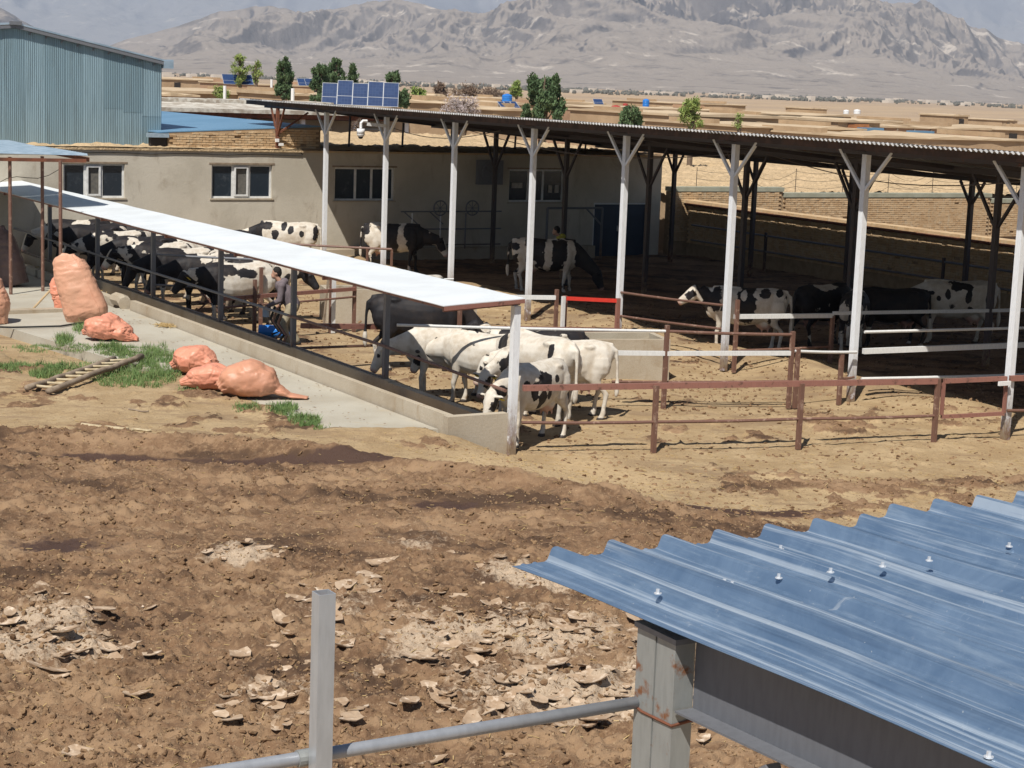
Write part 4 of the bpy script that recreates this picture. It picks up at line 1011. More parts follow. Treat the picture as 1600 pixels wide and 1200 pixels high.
    if tagged:
        for sg in ((-1, 1) if tagged == 2 else ((1,) if tagged == 1 else (-1,))):
            mb = MB(); c = Vector(pv) + Vector(side) * (sg * .20) + Vector(u) * -.06 + Vector(hd) * .045
            M3 = Matrix((Vector(side), Vector(hd), Vector(u))).transposed()
            vs = [c + M3 @ Vector(q) for q in ((-.034, -.004, .045), (.034, -.004, .045), (.045, -.004, -.02), (.03, -.004, -.055), (-.03, -.004, -.055), (-.045, -.004, -.02), (-.034, .004, .045), (.034, .004, .045), (.045, .004, -.02), (.03, .004, -.055), (-.03, .004, -.055), (-.045, .004, -.02))]
            mb.add(vs, [(0, 1, 2, 3, 4, 5), (11, 10, 9, 8, 7, 6)] + [(i, i + 6, (i + 1) % 6 + 6, (i + 1) % 6) for i in range(6)])
            mb.build('ear_tag', m_yellow, t)
    return t
# in and before the shed
cow('cow with raised white face and black and white flank looking out from the shed', P(1166, 549), 172, 'level', 1.0, .62, 3, [(.72, 1.15, .13, .30, 1), (1.0, 1.2, .25, .3, 1), (.42, 1.05, .17, .5, -1), (.02, 1.08, .26, .42, 1), (.12, 1.25, .06, .1, -1), (-.32, 1.05, .17, .5, -1), (-.36, 1.32, .12, .12, 1), (-.62, 1.0, .2, .5, -1), (-.66, 1.33, .07, .07, 1), (.55, .7, .3, .2, -1)], 'side', stride=1)
cow('mostly black cow behind the white faced one with a white saddle patch', P(1280, 541), 40, 'down', 1.0, .20, 4, [(-.1, 1.38, .35, .07, -1)], 'black')
cow('black cow with a white streaked udder seen from behind in the shade', P(1330, 550), 75, 'down', .98, .30, 6, [(-.8, .8, .1, .4, -1), (-.35, .6, .25, .15, -1), (.5, 1.4, .2, .06, -1)], 'black')
cow('black cow with lowered head half hidden by the second white post', P(1392, 541), 190, 'down', .95, .2, 8, [], 'black')
cow('speckled white cow feeding in deep shade at the right', P(1492, 538), 186, 'down', 1.06, .72, 9, [(.10, 1.30, .24, .10, 1), (.35, 1.15, .06, .13, 1), (-.1, 1.1, .08, .12, 1), (-.6, 1.0, .06, .25, 1), (.55, 1.05, .05, .06, 1), (.7, 1.15, .1, .06, 1)], 'white', dirt=.35)
cow('big black and white cow grazing to the right below the shed wall', P(848, 458), -4, 'low', 1.06, .45, 12, [(-.72, 1.2, .16, .12, 1), (-.55, 1.0, .12, .4, -1), (-.2, 1.1, .22, .5, 1), (.12, 1.05, .12, .5, -1), (.42, 1.1, .2, .35, 1), (.72, 1.0, .10, .35, -1), (-.45, .65, .35, .2, -1)], 'black', dirt=.3)
cow('black cow with pale hindquarters near the leftmost shed posts', P(612, 425), -6, 'down', 1.02, .40, 14, [(-.45, 1.0, .28, .6, -1), (-.75, 1.25, .12, .14, 1), (.05, 1.0, .26, .5, 1), (.30, 1.1, .10, .4, -1), (.6, 1.0, .2, .4, 1)], 'blaze')
cow('white cow with small black spots by the plaster wall above the canopy', P(450, 424), 180, 'down', 1.02, .60, 16, [(-.1, 1.2, .1, .12, 1), (.1, 1.3, .08, .12, 1), (-.4, 1.1, .06, .1, 1), (.35, 1.1, .1, .14, 1), (-.78, 1.2, .07, .25, 1), (.6, 1.3, .2, .1, 1)], 'blaze')
# in front of the canopy's open end
cow('white cow with a yellow ear tag drinking at the trough, flank in canopy shade', P(706, 621), 197, 'down', .93, .95, 21, [(.42, 1.12, .04, .10, 1), (.12, 1.18, .035, .06, 1), (.02, 1.18, .03, .05, 1)], 'white', tagged=2, dirt=.12)
cow('almost all black cow standing behind the tagged white one', P(648, 577), 8, 'low', 1.06, .0, 22, [(.8, 1.35, .1, .06, -1)], 'black', dirt=.1)
cow('cow with black head and pricked ears peering over the white backs', P(838, 632), 184, 'alert', .97, .42, 23, [(.78, 1.2, .12, .4, -1), (.45, 1.1, .25, .4, 1), (-.1, 1.1, .3, .4, 1)], 'black', stride=-1)
cow('calf with a spotted face and one yellow tag beside the end post', P(812, 646), 240, 'down', .86, .75, 25, [(.9, 1.1, .2, .16, 1), (.75, .85, .06, .2, 1)], 'side', tagged=2, dirt=.12)
cow('young black spotted heifer nearest the fence drinking behind the end post', P(832, 690), 234, 'drink', .92, .90, 27, [(.10, 1.15, .16, .13, 1), (-.25, 1.12, .07, .06, 1), (.42, .95, .09, .17, 1), (.20, .86, .10, .16, 1), (0, .92, .06, .12, 1), (.62, 1.1, .1, .10, 1), (1.1, 1.0, .14, .16, 1)], 'side', tagged=1, dirt=.1)
cow('white cow showing its rump and one oval black spot left of the pale cow', P(842, 655), 128, 'down', 1.04, .95, 28, [(-.55, 1.22, .06, .13, 1), (.8, 1.2, .2, .2, 1)], 'black', dirt=.1)
cow('plain cream white cow with its tail to the right at the group\'s edge', P(880, 652), 178, 'down', .96, .97, 29, [(.62, 1.0, .12, .3, 1)], 'white', dirt=.1)
cow('small white cow wedged between the heifer and the end post', P(762, 634), 160, 'down', .92, .86, 30, [(-.76, 1.2, .06, .16, 1), (-.1, .95, .1, .1, 1)], 'blaze', dirt=.12)
# along the trough under the canopy
BL = [(39.0, 'half', 31, .50, [(-.5, 1.1, .3, .5, -1), (.0, 1.2, .3, .1, 1), (.3, .9, .25, .3, -1), (.85, 1.1, .25, .4, 1)], 'black', 2, 'cow with a dirty grey rump and one orange tag feeding nearest the big sack'),
      (40.9, 'down', 32, .38, [(.1, 1.25, .3, .2, -1), (.5, 1.0, .2, .3, 1)], 'black', 0, 'dark cow second in the feeding row behind the dirty rumped cow'),
      (42.5, 'down', 33, .30, [(-.2, 1.38, .3, .08, -1)], 'black', 0, 'black cow third in the feeding row with a white back stripe'),
      (44.1, 'half', 34, .48, [(-.3, 1.3, .3, .14, -1), (.4, 1.3, .2, .1, 1)], 'blaze', 0, 'cow fourth in the feeding row with a large white starburst on its back'),
      (45.7, 'down', 35, .34, [(.4, 1.2, .15, .2, -1)], 'black', 0, 'black cow fifth in the feeding row with a pale shoulder'),
      (47.3, 'down', 36, .42, [(-.2, 1.35, .35, .1, -1)], 'blaze', 0, 'cow sixth in the feeding row with a sunlit white back'),
      (49.2, 'half', 37, .36, [], 'black', 0, 'dark cow seventh in the feeding row at the left edge'),
      (50.9, 'down', 38, .46, [(.1, 1.3, .2, .1, -1)], 'blaze', 0, 'farthest cow of the feeding row next to the plastered wall')]
for y, po, sd, th, bl, fc_, tg, lb in BL:
    cow(lb, (15.75 + random.uniform(-.1, .1), y), 211 + random.uniform(-7, 5), po, 1.0, th, sd, bl, fc_, tagged=tg, stride=random.choice((-1, 1)), dirt=.35)
cow('black and white cow standing beside the person, its head turned right', P(388, 500), -6, 'half', 1.04, .42, 41, [(-.15, 1.05, .3, .38, 1), (.26, 1.1, .10, .5, -1), (.5, 1.35, .25, .1, -1), (.55, 1.0, .2, .25, 1), (-.7, 1.0, .15, .5, -1), (-.2, .66, .3, .1, -1)], 'black', dirt=.2)
cow('cream white cow resting its back in the sun behind the feeding row', P(288, 452), 190, 'half', 1.0, .85, 42, [], 'white', dirt=.35)
cow('white cow with black streaks seen from the rear left of the person', P(338, 478), 110, 'down', .98, .62, 43, [(-.4, 1.2, .1, .2, 1)], 'black', dirt=.5)
cow('shaded brownish black cow behind the cream white one', P(345, 440), 188, 'down', 1.0, .2, 44, [(.5, 1.38, .12, .06, -1)], 'black', dirt=.5)
cow('dark cow with a pale flank patch in the second row near the canopy middle', P(222, 424), 190, 'half', 1.0, .4, 45, [(-.3, 1.25, .2, .2, -1)], 'black', dirt=.4)
cow('second row cow with a white zigzag back behind the thin shade shed posts', P(110, 396), 188, 'down', 1.0, .5, 46, [(-.1, 1.36, .3, .08, -1)], 'blaze', dirt=.4)

# ------------------------------------------------------------------ people
def tone(name, c, c2=None, rough=.85): return simple(name, c, c2 or tuple(x * .8 for x in c), 9, rough, 0, .3, 30)
m_skin = tone('skin', (.40, .23, .16), (.36, .20, .14), .6); m_hair = tone('black_hair', (.015, .012, .01)); m_hood = tone('grey_purple_hoodie', (.155, .125, .135)); m_trous = tone('beige_trousers', (.34, .29, .20)); m_ye = tone('yellow_green_top', (.42, .38, .05)); m_dk = tone('dark_trousers', (.05, .05, .055))
def capsule(mb, a, b, ra, rb, n=12):
    a = Vector(a); b = Vector(b); mb.tube([a, a.lerp(b, .33), a.lerp(b, .66), b], [ra, ra * .66 + rb * .34, ra * .34 + rb * .66, rb], n); mb.ell(a, (ra,) * 3, n, 8); mb.ell(b, (rb,) * 3, n, 8)
def person(label, loc, rz, J, mtop, mleg, z=0):
    """J: joints in metres, x forward, y left"""
    t = thing('person', label, 'person', (0, 0, 0)); t.location = (*loc, z); t.rotation_euler = (0, 0, rz)
    body = MB(); V = Vector
    neck, head, pel = V(J['neck']), V(J['head']), V(J['pelvis'])
    capsule(body, pel, pel.lerp(neck, .55), .135, .14); capsule(body, pel.lerp(neck, .5), neck + V((0, 0, -.08)), .14, .12); capsule(body, neck, head - V((0, 0, .06)), .055, .052)
    hd = MB(); f = V(J['look']).normalized()
    body.ell(head + V((0, 0, .02)), (.088, .075, .108), 14, 10); body.ell(head + f * .05 - V((0, 0, .045)), (.055, .052, .06), 12, 8); body.ell(head + f * .098 + V((0, 0, -.005)), (.018, .014, .026), 8, 6)
    sd = V((-f.y, f.x, 0)).normalized()
    for s in (-1, 1): body.ell(head + sd * (s * .076), (.018, .012, .03), 8, 6)
    for s, k in ((1, 'l'), (-1, 'r')):
        sh = V(J['sh' + k]); el = V(J['el' + k]); wr = V(J['wr' + k]); capsule(body, sh, el, .055, .042); capsule(body, el, wr, .040, .028)
        d = (wr - el).normalized(); palm = wr + d * .07; capsule(body, wr, palm, .03, .034)
        perp = d.cross(V((0, 1, 0))).normalized() if abs(d.y) < .9 else V((1, 0, 0)); q = d.cross(perp)
        for i in range(4):
            b0 = palm + q * ((i - 1.5) * .019); L_ = (.07, .08, .075, .06)[i]; body.tube([b0, b0 + d * L_ * .5, b0 + d * L_ * .8 + perp * L_ * .35], [.010, .009, .008], 6)
        body.tube([wr + d * .02 + q * .03, wr + d * .06 + q * .055, wr + d * .09 + q * .055 + perp * .02], [.012, .011, .009], 6)
        hp = V(J['hp' + k]); kn = V(J['kn' + k]); an = V(J['an' + k]); capsule(body, hp, kn, .085, .055); capsule(body, kn, an, .055, .038); capsule(body, an + V((-.03, 0, -.03)), an + V((.15, 0, -.05)), .04, .035)
    me = remeshed(body, .014, 4, 'body'); me.materials.clear(); me.materials.append(m_skin); o = bpy.data.objects.new('body', me); COL.objects.link(o); o.parent = t
    top = MB(); capsule(top, pel + V((0, 0, .02)), pel.lerp(neck, .55), .165, .17); capsule(top, pel.lerp(neck, .5), neck + V((0, 0, -.075)), .17, .13); capsule(top, V(J['shl']), V(J['shr']), .088, .088)
    top.ell(neck - f * .07 + V((0, 0, .0)), (.10, .10, .08), 12, 8)
    for k in 'lr': capsule(top, J['sh' + k], J['el' + k], .078, .062); capsule(top, J['el' + k], V(J['el' + k]).lerp(V(J['wr' + k]), .93), .062, .045)
    me = remeshed(top, .016, 3, 'top'); me.materials.clear(); me.materials.append(mtop); o = bpy.data.objects.new('jacket', me); COL.objects.link(o); o.parent = t
    leg = MB(); capsule(leg, pel + V((0, .05, -.03)), pel + V((0, -.05, -.03)), .15, .15)
    for k in 'lr': capsule(leg, J['hp' + k], J['kn' + k], .115, .085); capsule(leg, J['kn' + k], V(J['kn' + k]).lerp(V(J['an' + k]), .93), .082, .07)
    me = remeshed(leg, .016, 3, 'leg'); me.materials.clear(); me.materials.append(mleg); o = bpy.data.objects.new('trousers', me); COL.objects.link(o); o.parent = t
    sh = MB()
    for k in 'lr': an = V(J['an' + k]); capsule(sh, an + V((-.03, 0, -.03)), an + V((.16, 0, -.045)), .052, .046)
    sh.v = [(a, b, max(c, 0)) for a, b, c in sh.v]; me = remeshed(sh, .014, 2, 'shoes'); me.materials.clear(); me.materials.append(m_black); o = bpy.data.objects.new('shoes', me); COL.objects.link(o); o.parent = t
    hr = MB(); hr.ell(head + V((0, 0, .045)) - f * .022, (.098, .088, .10), 14, 10); hr.ell(head - f * .055 + V((0, 0, 0)), (.07, .078, .09), 12, 8); me = remeshed(hr, .014, 2, 'hair'); me.materials.clear(); me.materials.append(m_hair); o = bpy.data.objects.new('hair', me); COL.objects.link(o); o.parent = t
    return t
J1 = dict(pelvis=(-.05, 0, .88), neck=(.20, 0, 1.36), head=(.30, 0, 1.54), look=(1, .15, -.25), shl=(.17, .17, 1.30), shr=(.17, -.17, 1.30), ell=(.20, .22, 1.0), elr=(.08, -.27, 1.05), wrl=(.46, .17, .86), wrr=(.24, -.30, .85),
          hpl=(-.05, .10, .86), hpr=(-.05, -.10, .86), knl=(.12, .12, .48), knr=(.02, -.12, .47), anl=(.02, .12, .09), anr=(-.16, -.12, .09))
dirL = r0 * math.cos(math.radians(183)) + fw0 * math.sin(math.radians(183)); az = math.atan2(dirL[1], dirL[0])
pp = P(452, 541); person('person in a grey hooded top and beige trousers bending beside the canopy post', (pp[0], pp[1]), az, J1, m_hood, m_trous)
cn = thing('tin_can', 'small pale blue can hanging from the hand of the hooded person', 'can', (pp[0], pp[1], 0))
q = np.array([pp[0], pp[1], 0]) + dirL * .50; q2 = (q[0], q[1], .70)
mb = MB(); mb.disc(q2, .075, .17, 14); mb.build('can', simple('pale_blue_tin_can', (.40, .48, .55), None, rough=.4), cn, smooth=False); MB().tube([(q2[0] - .07, q2[1], .79), (q2[0], q2[1], .87), (q2[0] + .07, q2[1], .79)], .005, 5).build('handle', m_dark, cn)
J2 = dict(pelvis=(-.05, 0, .92), neck=(.22, 0, 1.40), head=(.34, 0, 1.56), look=(1, 0, -.3), shl=(.2, .18, 1.34), shr=(.2, -.18, 1.34), ell=(.30, .24, 1.06), elr=(.30, -.24, 1.06), wrl=(.55, .2, 1.1), wrr=(.55, -.2, 1.1),
          hpl=(-.05, .1, .9), hpr=(-.05, -.1, .9), knl=(0, .12, .5), knr=(0, -.12, .5), anl=(-.05, .12, .09), anr=(-.05, -.12, .09))
pp2 = P(884, 447); person('person in a yellow green top bent forward in the dark behind the grazing cow', (pp2[0], pp2[1]), math.atan2(-r0[1], -r0[0]), J2, m_ye, m_dk)

# blue tub and crumpled tray at the trough
tb = thing('blue_tub', 'low bright blue plastic tub on the ground at the person\'s feet', 'tub', P(428, 528)); c = P(428, 528)
mb = MB(); mb.tube([(c[0] - .28, c[1] + .17, .14), (c[0] + .28, c[1] - .17, .14)], .14, 14, True); mb.build('drum', m_bluepl, tb); MB().tube([(c[0] + .25, c[1] - .15, .14), (c[0] + .31, c[1] - .19, .14)], .15, 14).build('rim', m_bluepl, tb)
hd_ = thing('tie_chains', 'tangle of dark hoses and chains hanging on the neck rail by the post', 'hose', (14.1, 32.7, .5))
for k in range(4):
    x0, y0 = 14.12 + .04 * k, 32.75 + .22 * k
    MB().tube([(x0, y0, 1.15), (x0 - .06, y0 + .08, .9), (x0 + .07, y0 - .05, .66), (x0 - .05, y0 + .04, .35 + .08 * k)], .028, 6).build('hose', m_black if k % 2 else m_rust_pipe, hd_)

# X shaped trestle under the canopy
ts = thing('metal_trestle', 'low crossed metal trestle between two dark canopy posts', 'trestle', P(345, 497))
c0 = P(300, 497); c1 = P(352, 500)
for a, b in ((c0, c1), (c1, c0)): MB().beam((a[0], a[1], .02), (b[0], b[1], .85), .04, .04).build('leg', m_rust_pipe, ts)
MB().beam((c0[0], c0[1], .86), (c1[0], c1[1], .86), .05, .05).build('top_bar', m_rust_pipe, ts); MB().beam((c0[0], c0[1], .38), (c1[0], c1[1], .38), .03, .03).build('cross_bar', m_rust_pipe, ts)

# wheelbarrow and draped cloth in the pen
wb = thing('wheelbarrow', 'dark wheelbarrow with two worn wooden handles behind the canopy end', 'wheelbarrow', P(715, 508)); c = np.array(P(712, 508)); dv = r0 * .96 + fw0 * .25; sv = np.array([-dv[1], dv[0], 0])
def wp(u, v, z): return tuple(c + dv * u + sv * v + np.array([0, 0, z]))
mb = MB(); t4 = [wp(-.45, -.3, .62), wp(.35, -.3, .62), wp(.35, .3, .62), wp(-.45, .3, .62)]; b4 = [wp(-.3, -.18, .32), wp(.2, -.18, .32), wp(.2, .18, .32), wp(-.3, .18, .32)]
i4 = [wp(-.42, -.27, .62), wp(.32, -.27, .62), wp(.32, .27, .62), wp(-.42, .27, .62)]; ib = [wp(-.28, -.16, .35), wp(.18, -.16, .35), wp(.18, .16, .35), wp(-.28, .16, .35)]
mb.add(b4 + t4 + i4 + ib, [(3, 2, 1, 0)] + [(k, (k + 1) % 4, 4 + (k + 1) % 4, 4 + k) for k in range(4)] + [(4 + k, 4 + (k + 1) % 4, 8 + (k + 1) % 4, 8 + k) for k in range(4)] + [(8 + k, 8 + (k + 1) % 4, 12 + (k + 1) % 4, 12 + k) for k in range(4)] + [(12, 13, 14, 15)]); mb.build('tray', m_rust, wb)
for s in (-.22, .22):
    MB().tube([wp(-.5, s * .4, .25), wp(.3, s, .4), wp(1.05, s * 1.2, .62)], .026, 8).build('handle', m_oldwood, wb); MB().tube([wp(.35, s, .42), wp(.42, s, 0)], .02, 6).build('leg', m_dark_steel, wb)
mb = MB(); mb.tube([wp(-.62, -.04, .2), wp(-.62, .04, .2)], .2, 18); mb.build('wheel', m_black, wb)
def drape(name, pts, w, mat, label, cat, seed=1):
    mb = MB(); r = random.Random(seed); n = len(pts); rings = []
    for i, p in enumerate(pts):
        ww = w[i]; rings.append([(p[0] + r0[0] * ww * math.cos(a) * (1 + .18 * math.sin(3 * a + i)) , p[1] + r0[1] * ww * math.cos(a) * (1 + .18 * math.sin(3 * a + i)), p[2] + .45 * ww * math.sin(a)) for a in [2 * math.pi * k / 12 for k in range(12)]])
    mb.loft(rings); return tag(mb.build(name, mat, smooth=True), label, cat)
c = P(672, 500)
fence('white stub post with a horizontal bar carrying the draped cloth', [(c[0] + .25, c[1] - .1, 1.0)], [((c[0] - .5, c[1] + .2), (c[0] + .5, c[1] - .2), .98, 1.0, .02, m_white_rail, 0)], m_white_steel, .09, group=None)
drape('draped_cloth', [(c[0] - .25, c[1] + .1, .45), (c[0] - .2, c[1] + .08, .75), (c[0] - .08, c[1] + .03, 1.0), (c[0] + .12, c[1] - .05, 1.02), (c[0] + .3, c[1] - .15, .72)], [.10, .17, .18, .17, .06], m_cloth, 'pale grey cloth draped over the bar behind the canopy tip', 'cloth')
fence('white and red marked post with a leaning plank left of the stained trough', [(P(519, 520)[0], P(519, 520)[1], 1.35)], [(P(505, 515)[:2], P(512, 515)[:2], .0, 1.3, .025, m_oldwood, 1)], m_white_rail, .1, group=None)
pk = MB(); a = P(741, 481, .75); b = P(795, 486, .75); pk.beam(a, b, .07, .025); tag(pk.build('plank', m_wood), 'pale yellow plank laid across behind the canopy end', 'plank')

# milking trolley rack with two wheels, fan, bracket frame by the wall
rk = thing('milking_trolley', 'dark pipe rack with two spoked wheels against the shaded wall', 'trolley', (27.3, 50.9, 0))
for x in (26.3, 27.3, 28.2, 29.2):
    MB().tube([(x, 51.0, .42), (x, 51.0, 1.55)], .025, 6).build('upright', m_white_rail if x < 28 else m_dark_steel, rk)
for z in (.55, 1.05, 1.6): MB().tube([(25.9, 51.0, z), (29.5, 51.0, z)], .025, 6).build('rail', m_dark_steel, rk)
for x in (26.0, 26.9): MB().tube([(x, 51.0, 1.6), (x + .5, 51.0, 1.2)], .02, 6).build('strut', m_dark_steel, rk)
for x in (27.2, 28.35):
    w = MB(); w.tube([(x + .23 * math.cos(a), 50.85, 1.72 + .23 * math.sin(a)) for a in [2 * math.pi * k / 20 for k in range(21)]], .022, 6, False); wo = w.build('wheel', m_dark_steel, rk); s = MB()
    for k in range(4): a = math.pi * k / 4; s.tube([(x - .22 * math.cos(a), 50.85, 1.72 - .22 * math.sin(a)), (x + .22 * math.cos(a), 50.85, 1.72 + .22 * math.sin(a))], .01, 5)
    s.build('spokes', m_dark_steel, wo)
fn = thing('wall_fan', 'round exhaust fan in a square housing high on the shaded wall', 'fan', (29.3, 51.5, 2.75))
MB().bb((28.85, 51.4, 2.42), (29.75, 51.595, 3.2)).build('housing', m_dark_steel, fn)
w = MB(); w.tube([(29.3 + .32 * math.cos(a), 51.38, 2.8 + .32 * math.sin(a)) for a in [2 * math.pi * k / 20 for k in range(21)]], .03, 6, False); w.build('ring', m_dark_steel, fn)
for k in range(5): a = 2 * math.pi * k / 5; MB().box((29.3 + .16 * math.cos(a), 51.385, 2.8 + .16 * math.sin(a)), (.28, .015, .10), 0, .3, -a).build('blade', m_dark_steel, fn)
bf = thing('pipe_frame', 'dark angled pipe frame standing in front of the shaded wall', 'frame', (32.1, 50.6, 0))
MB().tube([(30.8, 50.3, 1.75), (32.9, 50.3, 1.75)], .04, 6).build('top_bar', m_dark_steel, bf); MB().tube([(32.9, 50.3, 0), (32.9, 50.3, 1.75)], .04, 6).build('leg', m_dark_steel, bf); MB().tube([(32.3, 50.3, 1.72), (32.88, 50.3, 1.2)], .03, 6).build('strut', m_dark_steel, bf); MB().tube([(30.8, 50.3, 0), (30.8, 50.3, 1.75)], .04, 6).build('leg', m_dark_steel, bf)

# ------------------------------------------------------------------ sacks
def sack(label, pts, W_, T_, mat, seed, wdir, wr=.03, name='sack', tie=None, clip=None, group='woven plastic sacks'):
    """pts: spine; W_, T_: half width and half thickness along it; wdir: direction of the width"""
    pts = [Vector(p) for p in pts]; n = 84; m = 80; vs = []
    L = len(pts) - 1; wdir = Vector(wdir).normalized()
    def at(arr, t):
        x = t * (len(arr) - 1); i = min(int(x), len(arr) - 2); f = x - i; f = f * f * (3 - 2 * f) if not isinstance(arr[0], Vector) else f; return arr[i] * (1 - f) + arr[i + 1] * f
    for j in range(m):
        t = j / (m - 1); c = at(pts, t); d = (at(pts, min(t + .05, 1)) - at(pts, max(t - .05, 0))).normalized(); w = (wdir - d * wdir.dot(d)).normalized(); nn = d.cross(w)
        for k in range(n):
            a = 2 * math.pi * k / n; ca, sa = math.cos(a), math.sin(a); ww = at(W_, t); tt = at(T_, t)
            vs.append(c + w * (ww * math.copysign(abs(ca) ** .75, ca)) + nn * (tt * math.copysign(abs(sa) ** .8, sa)))
    A = np.array([tuple(v) for v in vs]); ctr = A.mean(0)
    q = (A - ctr); nrm = q / (np.linalg.norm(q, axis=1)[:, None] + 1e-6)
    dsp = (ridged(np.stack([q[:, 0] * 2.2 + seed, q[:, 1] * 2.2, q[:, 2] * 4.5], -1), 3, seed) - .62) * wr * 2.4 + (fbm(q * 3.1 + seed, 3, seed + 3) - .5) * wr * 2.6 - np.maximum(ridged(np.stack([q[:, 0] * 4 + q[:, 2] * 3, q[:, 1] * 4, q[:, 2] * 9 - q[:, 0] * 3], -1), 3, seed + 9, .6) - .70, 0) * wr * 3.0
    for fq, sd_ in ((2.6, 21), (4.6, 33)):
        nz_ = fbm(np.stack([q[:, 0] * fq, q[:, 1] * fq + seed, q[:, 2] * fq * 1.5], -1), 2, seed + sd_) - .5
        dsp = dsp - np.exp(-(nz_ / .04) ** 2) * .008
    jj = np.repeat(np.arange(m), n) / (m - 1); aa = np.tile(np.arange(n), m) * 2 * math.pi / n
    dsp = dsp + np.cos(aa * 13 + seed + 2 * np.sin(aa * 2)) * .010 * (np.exp(-jj / .12) + np.exp(-(1 - jj) / .16))
    A = A + nrm * dsp[:, None]
    if clip is not None: A[:, 2] = np.where(A[:, 2] < clip, clip - .01 + (A[:, 2] - clip) * .08, A[:, 2])
    fs = [(j * n + k, j * n + (k + 1) % n, (j + 1) * n + (k + 1) % n, (j + 1) * n + k) for j in range(m - 1) for k in range(n)]
    fs += [tuple(reversed(range(n))), tuple((m - 1) * n + k for k in range(n))]
    mb = MB().add(A, fs); t = thing(name, label, 'sack', tuple(pts[0]), group)
    mb.build('bag', mat, t, smooth=True)
    if tie:
        s = MB(); s.tube([A[int(m * f) * n + int(tie * n) % n] * 1.0 + nrm[int(m * f) * n + int(tie * n) % n] * .006 for f in [i / 20 for i in range(1, 19)]], .007, 5); s.build('seam', mat, t)
    return t
rr = tuple(r0); G = .42
b = np.array(P(131, 505, G)); left = -r0
def off(p, u=0, v=0, w=0): return tuple(np.array(p) + r0 * u + fw0 * v + up0 * w)
sack('tall plump orange sack standing upright on the concrete edge, leaning back left', [off(b, .05, .15, -.02), off(b, .0, .15, .25), off(b, -.13, .17, .6), off(b, -.29, .20, 1.0), off(b, -.38, .23, 1.26), off(b, -.38, .24, 1.42)],
     [.42, .46, .42, .39, .33, .13], [.16, .28, .30, .28, .24, .05], m_bag, 3, rr, .015, tie=.86, clip=G)
b2 = np.array(P(86, 490, G)); sack('small crumpled red orange sack tucked behind the tall sack', [off(b2, .1, .5, 0), off(b2, .05, .5, .3), off(b2, -.02, .5, .6), off(b2, -.03, .5, .78)], [.2, .25, .2, .10], [.16, .2, .16, .08], m_bag2, 5, rr, .025)
b = np.array(P(-22, 505, G)); sack('orange sack cut off by the left edge of the picture', [off(b, 0, .1, 0), off(b, 0, .1, .4), off(b, -.1, .1, .8), off(b, -.15, .1, 1.05)], [.42, .46, .42, .15], [.25, .3, .25, .08], m_bag, 7, rr, .018, clip=G)
b = np.array(P(2, 447, G)); sack('dark brown sack standing in the shade at the left edge', [off(b, .2, .3, 0), off(b, .1, .3, .5), off(b, -.05, .3, 1.0), off(b, -.15, .3, 1.4)], [.38, .36, .34, .15], [.3, .3, .25, .1], m_bag4, 9, rr, .018)
b = np.array(P(168, 532, G)); sack('flattened crumpled pink sack lying beside the green tuft', [off(b, -.52, .1, .12), off(b, -.3, .1, .22), off(b, 0, .1, .27), off(b, .3, .05, .16), off(b, .58, 0, .05)], [.08, .36, .40, .30, .06], [.06, .20, .26, .16, .04], m_bag2, 11, tuple(fw0 * .9 + r0 * .1), .04, clip=G)
b = np.array(P(300, 585, G)); sack('salmon sack lying furthest up the slab edge', [off(b, -.36, .15, .12), off(b, -.15, .12, .25), off(b, .12, .05, .27), off(b, .38, -.08, .18)], [.12, .36, .36, .2], [.08, .22, .24, .12], m_bag2, 13, tuple(fw0), .02, clip=G)
b = np.array(P(322, 608, G)); sack('glossy pink sack between two others at the slab edge', [off(b, -.42, -.02, .10), off(b, -.15, 0, .2), off(b, .12, -.05, .24), off(b, .36, -.1, .2)], [.10, .26, .30, .22], [.06, .18, .22, .16], m_bag2, 15, tuple(fw0), .024, clip=G)
b = np.array(P(388, 620, G)); sack('round bulging tan orange sack with its empty neck trailing on the slab', [off(b, -.46, -.05, .14), off(b, -.25, -.02, .27), off(b, .02, .0, .31), off(b, .28, .0, .25), off(b, .50, .0, .14), off(b, .70, 0, .05), off(b, .98, .0, .02)],
     [.16, .34, .38, .34, .20, .16, .10], [.12, .26, .32, .26, .08, .03, .02], m_bag3, 17, tuple(fw0), .02, clip=G)

# ladder, sticks, pole, hose
ld = thing('ladder', 'old wooden log ladder lying on the grass and dirt', 'ladder', P(40, 608, G))
a0, a1 = P(42, 607, G + .1), P(178, 560, G + .12); c0, c1 = P(76, 611, G + .08), P(222, 557, G + .12)
def logtube(p, q, r, nm, par, m, wob=.03, seg=9):
    mb = MB(); p = np.array(p); q = np.array(q); mb.tube([p + (q - p) * s / seg + np.array([random.uniform(-wob, wob) * .5, random.uniform(-wob, wob) * .5, random.uniform(-wob, wob) * .4]) for s in range(seg + 1)], [r * random.uniform(.9, 1.1) for s in range(seg + 1)], 9); return mb.build(nm, m, par, smooth=True)
logtube(a0, a1, .05, 'side_pole', ld, m_oldwood); logtube(c0, c1, .055, 'side_pole', ld, m_oldwood)
for k in range(9):
    s = .08 + .105 * k; p = np.array(a0) * (1 - s) + np.array(a1) * s; q = np.array(c0) * (1 - s * .98) + np.array(c1) * s * .98; logtube(p, q, .024, 'rung', ld, m_rung, .005, 3)
for lb, p, q, r in (('pale stick lying on the dirt below the ladder', (128, 664), (200, 672), .028), ('dark broken piece of wood at the end of the pale stick', (205, 672), (236, 674), .02), ('thin dark twig on the bare ground', (200, 640), (232, 644), .014)):
    mb = MB(); p = np.array(P(*p, .42)); q = np.array(P(*q, .42)); mb.tube([p + (q - p) * s / 5 + np.array([0, random.uniform(-.03, .03), random.uniform(0, .015)]) for s in range(6)], r, 6); tag(mb.build('stick', m_rung if 'pale' in lb else m_oldwood), lb, 'stick')
